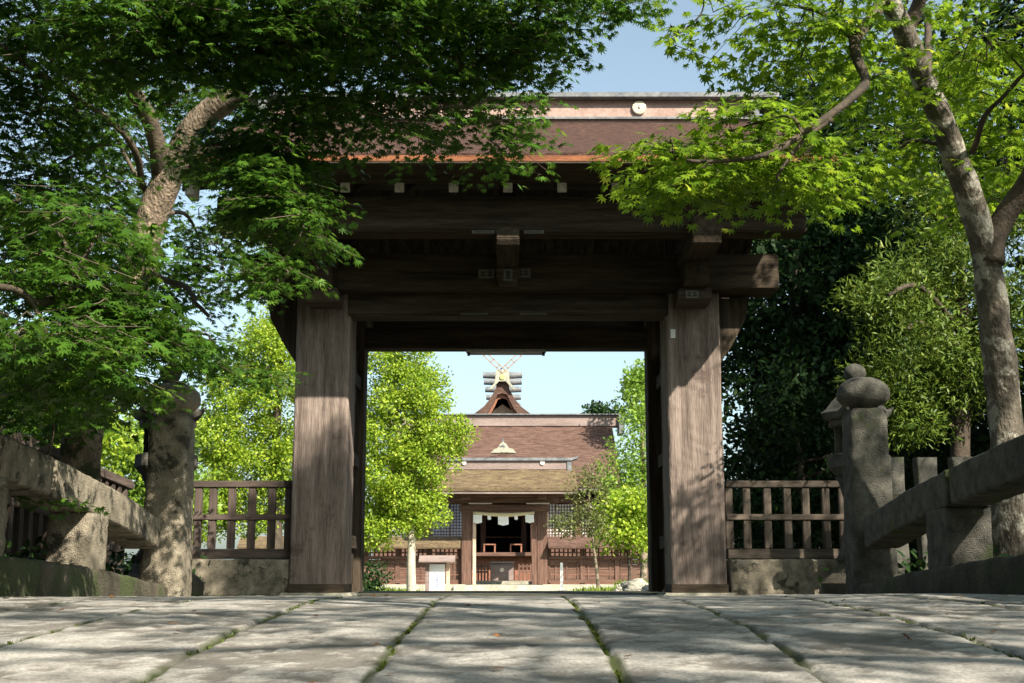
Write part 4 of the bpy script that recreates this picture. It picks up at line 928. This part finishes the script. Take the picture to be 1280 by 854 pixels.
def inner_wall(pa, pb, label, openwork):
    xa, xb = xr_(pa), xr_(pb); t = thing('timber_wall', ((xa+xb)/2, 50.4, zf), label, 'timber wall', None)
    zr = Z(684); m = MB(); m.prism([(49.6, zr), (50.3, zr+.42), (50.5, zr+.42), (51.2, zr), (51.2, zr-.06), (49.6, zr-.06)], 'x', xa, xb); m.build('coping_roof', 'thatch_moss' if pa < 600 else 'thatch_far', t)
    n = max(2, round((xb-xa)/1.25))
    for k in range(n+1):
        x = xa+(xb-xa)*k/n; m = MB(); m.box(x-.09, x+.09, 50.25, 50.45, -.22, zr-.06); m.build('post', 'farwood_z', t, bevel=.01)
    zz = Z(699)
    for z0, z1 in ((zz, zz+.12), (-.18, -.04)): m = MB(); m.box(xa, xb, 50.2, 50.27, z0, z1); m.build('rail', 'farwood_x', t, bevel=.01)
    m = MB(); h = (zz-0-(-.04))/4
    for k in range(4): m.box(xa, xb, 50.30-.012*(k % 2), 50.36, -.04+h*k, -.04+h*(k+1)-.02)
    m.build('boards', 'farwood_x', t)
    m = MB(); x = xa+.3
    while x < xb: m.box(x-.03, x+.03, 50.27, 50.298, -.04, zz); x += .42
    m.build('battens', 'farwood_z', t)
    m = MB(); x = xa+.1
    while x < xb: m.box(x-.03, x+.03, 50.30, 50.36, zz+.12, zr-.05); x += .17
    m.box(xa, xb, 50.27, 50.3, (zz+zr)/2, (zz+zr)/2+.05); m.build('lattice', 'farwood_z', t)
inner_wall(300, 576, 'boarded timber wall with thatched coping left of the inner gate', False)
inner_wall(685, 900, 'shaded boarded timber wall right of the inner gate', True)

# worship hall
hall = thing('worship_hall', (c, 60, 0), 'wide shrine hall with brown thatched roof and lattice shutters', 'shrine hall')
D = 59.0; zfl = Zp(691, D)
xl, xrr = Xp(470, 650, D), Xp(795, 650, D)
m = MB(); m.box(xl, xrr, D-1.2, D+7, zfl-.18, zfl); m.build('floor', 'farwood_x', hall, bevel=.02)
m = MB(); m.box(xl+.3, xrr-.3, D-.6, D+6.5, -.8, zfl-.183); m.build('underfloor', 'redwood', hall)
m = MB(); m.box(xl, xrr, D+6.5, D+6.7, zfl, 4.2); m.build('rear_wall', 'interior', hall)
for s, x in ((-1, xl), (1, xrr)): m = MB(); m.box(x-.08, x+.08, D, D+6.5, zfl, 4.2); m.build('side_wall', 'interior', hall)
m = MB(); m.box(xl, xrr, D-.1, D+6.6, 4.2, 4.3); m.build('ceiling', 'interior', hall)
for px in (480, 535, 591, 667, 722, 785):
    x = Xp(px, 650, D); m = MB(); m.box(x-.14, x+.14, D-.14, D+.14, zfl, 4.18); m.build('column', 'farwood_z', hall, bevel=.02)
for px in (604, 655):
    x = Xp(px, 650, D+2.5); m = MB(); m.box(x-.13, x+.13, D+2.4, D+2.66, zfl, 4.18); m.build('column', 'farwood_z', hall, bevel=.02)
m = MB(); m.box(xl, xrr, D-.2, D+.2, Zp(629, D), Zp(622, D)); m.build('beam', 'farwood_x', hall, bevel=.02)
def shutter(pa, pb, pt, pbm, back):
    xa, xb = Xp(pa, 650, D), Xp(pb, 650, D); za, zb_ = Zp(pbm, D), Zp(pt, D)
    m = MB(); m.box(xa, xb, D+.02, D+.05, za, zb_); p = m.build('shutter', back, hall)
    m = MB(); n = round((xb-xa)/.135)
    for k in range(n+1): x = xa+(xb-xa)*k/n; m.box(x-.018, x+.018, D-.025, D+.017, za, zb_)
    n = round((zb_-za)/.135)
    for k in range(n+1): z = za+(zb_-za)*k/n; m.box(xa, xb, D-.012, D+.0165, z-.018, z+.018)
    m.build('lattice', 'farwood_z', p)
for pa, pb in ((482, 508), (509, 534), (537, 562), (563, 589)): shutter(pa, pb, 630, 676, 'shutter_blue')
for pa, pb in ((669, 694), (695, 720), (724, 752), (753, 783)): shutter(pa, pb, 630, 676, 'shutter_lit')
for pa, pb in ((482, 589), (669, 783)):
    m = MB(); m.box(Xp(pa, 650, D), Xp(pb, 650, D), D, D+.06, zfl, Zp(677, D)); m.build('dado', 'farwood_x', hall)
xa, xb = Xp(484, 600, 57.3), Xp(778, 600, 57.3)
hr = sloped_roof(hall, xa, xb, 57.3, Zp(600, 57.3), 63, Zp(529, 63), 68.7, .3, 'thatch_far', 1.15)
m = MB(); m.box(xa+.05, xb-.05, 57.4, 57.9, Zp(600, 57.3)-.44, Zp(600, 57.3)-.305); m.build('eave_edge', 'ridgewood', hr)
xa2, xb2 = Xp(484, 522, 63), Xp(776, 522, 63)
m = MB(); m.box(xa2, xb2, 62.6, 63.4, Zp(529, 63)-.2, Zp(519.5, 62.6)); m.build('ridge_box', 'ridgewood', hr, bevel=.02)
m = MB(); m.box(xa2-.1, xb2+.05, 62.45, 63.55, Zp(519.5, 62.6)+.003, Zp(517, 62.45)); m.build('ridge_cap', 'lead', hr, bevel=.02)
m = MB(); m.box(xb2-.15, xb2+.12, 62.4, 63.6, Zp(531, 63)-.5, Zp(519.5, 62.6)); m.build('ridge_end', 'lead', hr, bevel=.02)
for k in range(48):
    x = xa+.15+(xb-xa-.3)*k/47; m = MB(); z0 = Zp(600, 57.3)-.5; m.bar((x, 57.7, z0), (x, 59.4, z0+.35), .1); m.build('rafter', 'farwood_y', hall)
# carved gable ornament of the porch roof
D2 = 56.0
prof = [(613, 567), (617, 562), (622, 560), (625, 555), (629, 552), (633, 555), (636, 560), (641, 561), (646, 567), (629, 566)]
m = MB(); m.prism([(Xp(a, b_, D2), Zp(b_, D2)) for a, b_ in prof][::-1], 'y', D2, D2+.35); o = m.build('gable_ornament', 'ornament', hall, bevel=.02)
m = MB(); m.bar((Xp(629, 552, D2), D2+.15, Zp(553, D2)), (Xp(629, 552, D2), D2+.15, Zp(548, D2)), .06); m.build('spike', 'lead', o)
m = MB(); m.prism([(Xp(627, 560, D2)-.1, Zp(557, D2)-.05), (Xp(629, 560, D2)+.08, Zp(557, D2)-.05), (Xp(629, 560, D2), Zp(554, D2)-.05)], 'y', D2-.03, D2-.003); m.build('inlay', 'lead', o)
m = MB(); m.prism([(c-2.0, Zp(578, D2)), (c, Zp(566.5, D2)), (c+2.0, Zp(578, D2)), (c+2.0, Zp(578, D2)-.25), (c-2.0, Zp(578, D2)-.25)], 'y', D2+.05, 59.5); m.build('porch_roof', 'thatch_far', hall)
for s in (-1, 1): m = MB(); m.box(c+s*1.75-.12, c+s*1.75+.12, D2+.3, D2+.55, -.7, Zp(578, D2)-.25); m.build('porch_column', 'farwood_z', hall)

# furnishings seen through the inner gate
def box_item(name, x0, x1, y0, y1, z0, z1, mat, label, cat, legs=False, slats=False):
    t = thing(name, ((x0+x1)/2, (y0+y1)/2, z0), label, cat)
    if legs:
        m = MB(); m.box(x0, x1, y0, y1, z1-.06, z1); m.build('top', mat, t, bevel=.01)
        for xx in (x0+.04, x1-.04):
            for yy in (y0+.04, y1-.04): m = MB(); m.box(xx-.03, xx+.03, yy-.03, yy+.03, z0, z1-.062); m.build('leg', mat, t)
    else:
        m = MB(); m.box(x0, x1, y0, y1, z0, z1-.08); m.build('body', mat, t, bevel=.015)
        m = MB(); m.box(x0-.05, x1+.05, y0-.05, y1+.05, z1-.077, z1)
        m.build('rim', mat, t, bevel=.01)
        m = MB(); n = 7
        for k in range(n): xx = x0+(x1-x0)*(k+.5)/n; m.box(xx-.03, xx+.03, y0, y1, z1+.002, z1+.03)
        m.build('slats', 'farwood_y', t)
        q = MB(); cx = (x0+x1)/2; cz = (z0+z1)/2+.05; q.prism([(cx+.09*math.cos(a*math.pi/8), cz+.09*math.sin(a*math.pi/8)) for a in range(16)], 'y', y0-.02, y0-.002); q.build('emblem', 'crest', t)
    return t
X5 = lambda px: Xp(px, 700, 54.5)
m = MB(); m.box(-1.9, 1.3, 52.9, 56.0, -.7, -.12); props(m.build('inner_court_step', 'stone_step', bevel=.02), 'long grey stone sill behind the inner gate posts', 'stone sill')
box_item('offering_box', X5(613), X5(642), 54.5, 55.2, -.117, Zp(702, 54.5), 'ridgewood', 'grey slatted offering box at the centre of the inner gateway', 'offering box')
for px, lab in ((612, 'small red wooden stand left inside the hall opening'), (645, 'small red wooden stand right inside the hall opening')):
    x = Xp(px, 690, 58.6); box_item('offering_stand', x-.28, x+.28, 58.4, 58.8, zfl+.003, Zp(680, 58.6), 'redwood', lab, 'stand', legs=True)
x0, x1 = Xp(606, 690, 64), Xp(653, 690, 64); box_item('altar_table', x0, x1, 62.5, 63.3, zfl+.003, Zp(671, 63), 'redwood', 'long dark altar table deep inside the hall', 'altar table', legs=True)
def low_rail(pa, pb, label):
    xa, xb = X5(pa), X5(pb); t = thing('low_railing', ((xa+xb)/2, 54.3, -.12), label, 'railing')
    for z in (Zp(708, 54.3), Zp(715, 54.3)): m = MB(); m.box(xa, xb, 54.27, 54.33, z-.04, z+.04); m.build('rail', 'farwood_x', t)
    n = 5
    for k in range(n): x = xa+(xb-xa)*k/(n-1); m = MB(); m.box(x-.035, x+.035, 54.26, 54.34, -.117, Zp(705, 54.3)); m.build('baluster', 'farwood_z', t)
low_rail(594, 610, 'short dark railing left of the offering box'); low_rail(649, 668, 'short pale railing right of the offering box')

# sanctuary with crossed finials and ridge logs
sx = Xp(628, 480, 72); sc = thing('main_sanctuary', (sx, 76, 0), 'tall sanctuary gable with crossed roof finials above the hall ridge', 'sanctuary')
def prof_pts(off, D0=72):
    P = []
    for a, b_ in ((628, 478), (634, 480), (638, 489), (643, 498), (651, 508), (663, 517), (690, 532), (740, 550)):
        q = W(a, b_, D0); P.append((abs(q.x-sx), q.z-off))
    return P
pt = prof_pts(0); pb_ = prof_pts(.62)
poly = [(sx+a, z) for a, z in pt]+[(sx+a, z) for a, z in pb_][::-1]
poly += [(sx-a, z) for a, z in pb_][1:]+[(sx-a, z) for a, z in pt][::-1][:-1]
m = MB(); m.prism(poly, 'y', 72, 89); rf = m.build('roof', 'thatch_far', sc)
tr1 = [(sx+a, z-.62) for a, z in pt]; tr2 = [(sx+a*.97, z-.86) for a, z in pt]
for s in (-1, 1):
    A = [(sx+s*(p[0]-sx), p[1]) for p in tr1]; B_ = [(sx+s*(p[0]-sx), p[1]) for p in tr2]
    m = MB(); m.prism(A+B_[::-1], 'y', 72.25, 72.45); m.build('barge_board', 'redwood', sc)
m = MB(); m.prism([(sx, pt[0][1]-1.1), (sx+5, pt[-1][1]-1.2), (sx+5, 1), (sx-5, 1), (sx-5, pt[-1][1]-1.2)], 'y', 73.2, 88); m.build('gable_wall', 'plaster', sc)
q = W(628, 478, 72); m = MB()
m.box(q.x-.38, q.x+.38, 71.9, 89, Zp(477, 72), Zp(465, 72)); m.build('ridge_box', 'ridgewood', rf, bevel=.04)
m = MB(); m.prism([(q.x-.42, Zp(478, 71.8)), (q.x-.36, Zp(463, 71.8)), (q.x+.36, Zp(463, 71.8)), (q.x+.42, Zp(478, 71.8)), (q.x+.75, Zp(487, 71.8)), (q.x+.6, Zp(487, 71.8)), (q.x+.2, Zp(477, 71.8)), (q.x-.2, Zp(477, 71.8)), (q.x-.6, Zp(487, 71.8)), (q.x-.75, Zp(487, 71.8))][::-1], 'y', 71.7, 71.88); m.build('ridge_ornament', 'ornament', rf)
m = MB(); m.prism([(q.x+.14*math.cos(a*math.pi/10), Zp(471.5, 71.7)+.14*math.sin(a*math.pi/10)) for a in range(20)], 'y', 71.64, 71.697); m.build('gold_disc', 'gold', rf)
for k, yy in enumerate((73.0, 75.6, 78.8, 82.4, 86.4)):
    zz = Zp(466, 72); m = MB(); m.tube([(q.x-1.13, yy, zz), (q.x-.5, yy, zz), (q.x+.5, yy, zz), (q.x+1.13, yy, zz)], [.17, .2, .2, .17], 14); m.build('ridge_log', 'lead', rf)
for s in (-1, 1):
    base = Vector((q.x-s*.08, 71.75+s*.05, Zp(465, 71.8))); tip = Vector((q.x+s*1.0, 71.75+s*.05, Zp(443, 71.8)))
    d = (tip-base).normalized(); nrm = Vector((-d.z, 0, d.x)); m = MB()
    for o_ in (-.12, .12): m.bar(base+nrm*o_, tip+nrm*o_, .05, .06)
    for f_ in (.0, .3, .62, .985): p_ = base.lerp(tip, f_); m.bar(p_-nrm*.12, p_+nrm*.12, .05, .06)
    m.build('crossed_finial', 'chigi', rf)

# ------------------------------------------------------------------ small things in the forecourt
D = 36.0; t = thing('notice_board', (Xp(547, 740, D), D, g_base(D)), 'white notice board with small roof left of the inner steps', 'notice board')
gz = g_base(D); X6 = lambda px: Xp(px, 720, D)
for px in (534, 560): m = MB(); m.box(X6(px)-.05, X6(px)+.05, D-.04, D+.04, gz, Zp(703, D)); m.build('post', 'plaster' if px > 550 else 'ridgewood', t, bevel=.005)
m = MB(); m.prism([(D-.28, Zp(703, D)), (D, Zp(698, D)+.03), (D+.28, Zp(703, D)), (D+.28, Zp(703, D)+.04), (D, Zp(698, D)+.08), (D-.28, Zp(703, D)+.04)], 'x', X6(524), X6(569)); m.build('roof', 'ridgewood', t)
m = MB(); m.box(X6(537), X6(556), D-.02, D+.02, Zp(738, D), Zp(705.5, D)); bd = m.build('board', 'panel_white', t)
m = MB(); m.box(X6(536), X6(557.5), D-.03, D+.03, Zp(739.5, D), Zp(738, D)); m.build('ledge', 'plaster', t)
m = MB(); xx = X6(546.5)
rr = random.Random(4)
for k in range(7):
    z = Zp(720+k*2.2, D); m.box(xx-.045, xx+.045, D-.024, D-.021, z, z+.02); m.box(xx+rr.uniform(-.02, .01), xx+rr.uniform(.012, .02), D-.0245, D-.0215, z-.03, z+.02)
m.build('lettering', 'ink_blue', bd)
D = 40.0; t = thing('marker_post', (Xp(702, 740, D), D, g_base(D)), 'slender white marker post on a stone block right of the steps', 'marker post')
m = MB(); m.box(Xp(694, 743, D), Xp(709.5, 743, D), D-.18, D+.18, g_base(D)-.1, Zp(738, D)); m.build('block', 'stone_step', t, bevel=.02)
m = MB(); m.box(Xp(700.3, 720, D), Xp(703.7, 720, D), D-.04, D+.04, Zp(738, D), Zp(703.5, D)); m.build('post', 'paper', t, bevel=.005)
def rock(px, py, D, rx, rz_, seed, label, mat='stone_step'):
    c_ = W(px, py, D); bm = bmesh.new(); bmesh.ops.create_icosphere(bm, subdivisions=4, radius=1)
    for v in bm.verts:
        n_ = 1+.35*mnoise.noise(v.co*1.3+Vector((seed, 0, 0)))+.18*mnoise.noise(v.co*3.5+Vector((seed, 1, 0)))+.06*mnoise.noise(v.co*9)
        v.co = Vector((v.co.x*rx, v.co.y*rx*.8, v.co.z*rz_))*n_
    me = bpy.data.meshes.new('rock'); bm.to_mesh(me); bm.free(); me.materials.append(M[mat]); o = bpy.data.objects.new('rock', me); COL.objects.link(o); o.location = (c_.x, D, g_base(D)+rz_*.55)
    props(o, label, 'rock', 'rocks inside the gate')
rock(795, 738, 27, .30, .20, 3, 'largest pale rock by the right gate post'); rock(778, 742, 28, .17, .13, 8, 'small pale rock left of the largest rock'); rock(812, 742, 26, .16, .12, 15, 'small rock against the right gate post')
b = gpos(300, 29)
clump_tree('low_hedge', b, 'dark clipped hedge behind the left picket fence', 'hedge', [((b.x+k*.9, 29, .1), (.6, .4, .42), 34) for k in range(-4, 4)], [b, b+Vector((0, 0, .15)), b+Vector((0, 0, .3))], .04, 'evergreen', 'bark_dark', .09, 34, .2, 121, OVAL)
b = gpos(785, 29)
clump_tree('low_shrub', b, 'low flowering shrub around the pale rocks', 'shrub', [PC(780, 735, 29, 18, 8, .3, 26), PC(812, 733, 29, 14, 8, .3, 18)], [b, b+Vector((0, 0, .15)), b+Vector((0, 0, .25))], .02, 'youngtree', 'bark_dark', .05, 20, .12, 120)
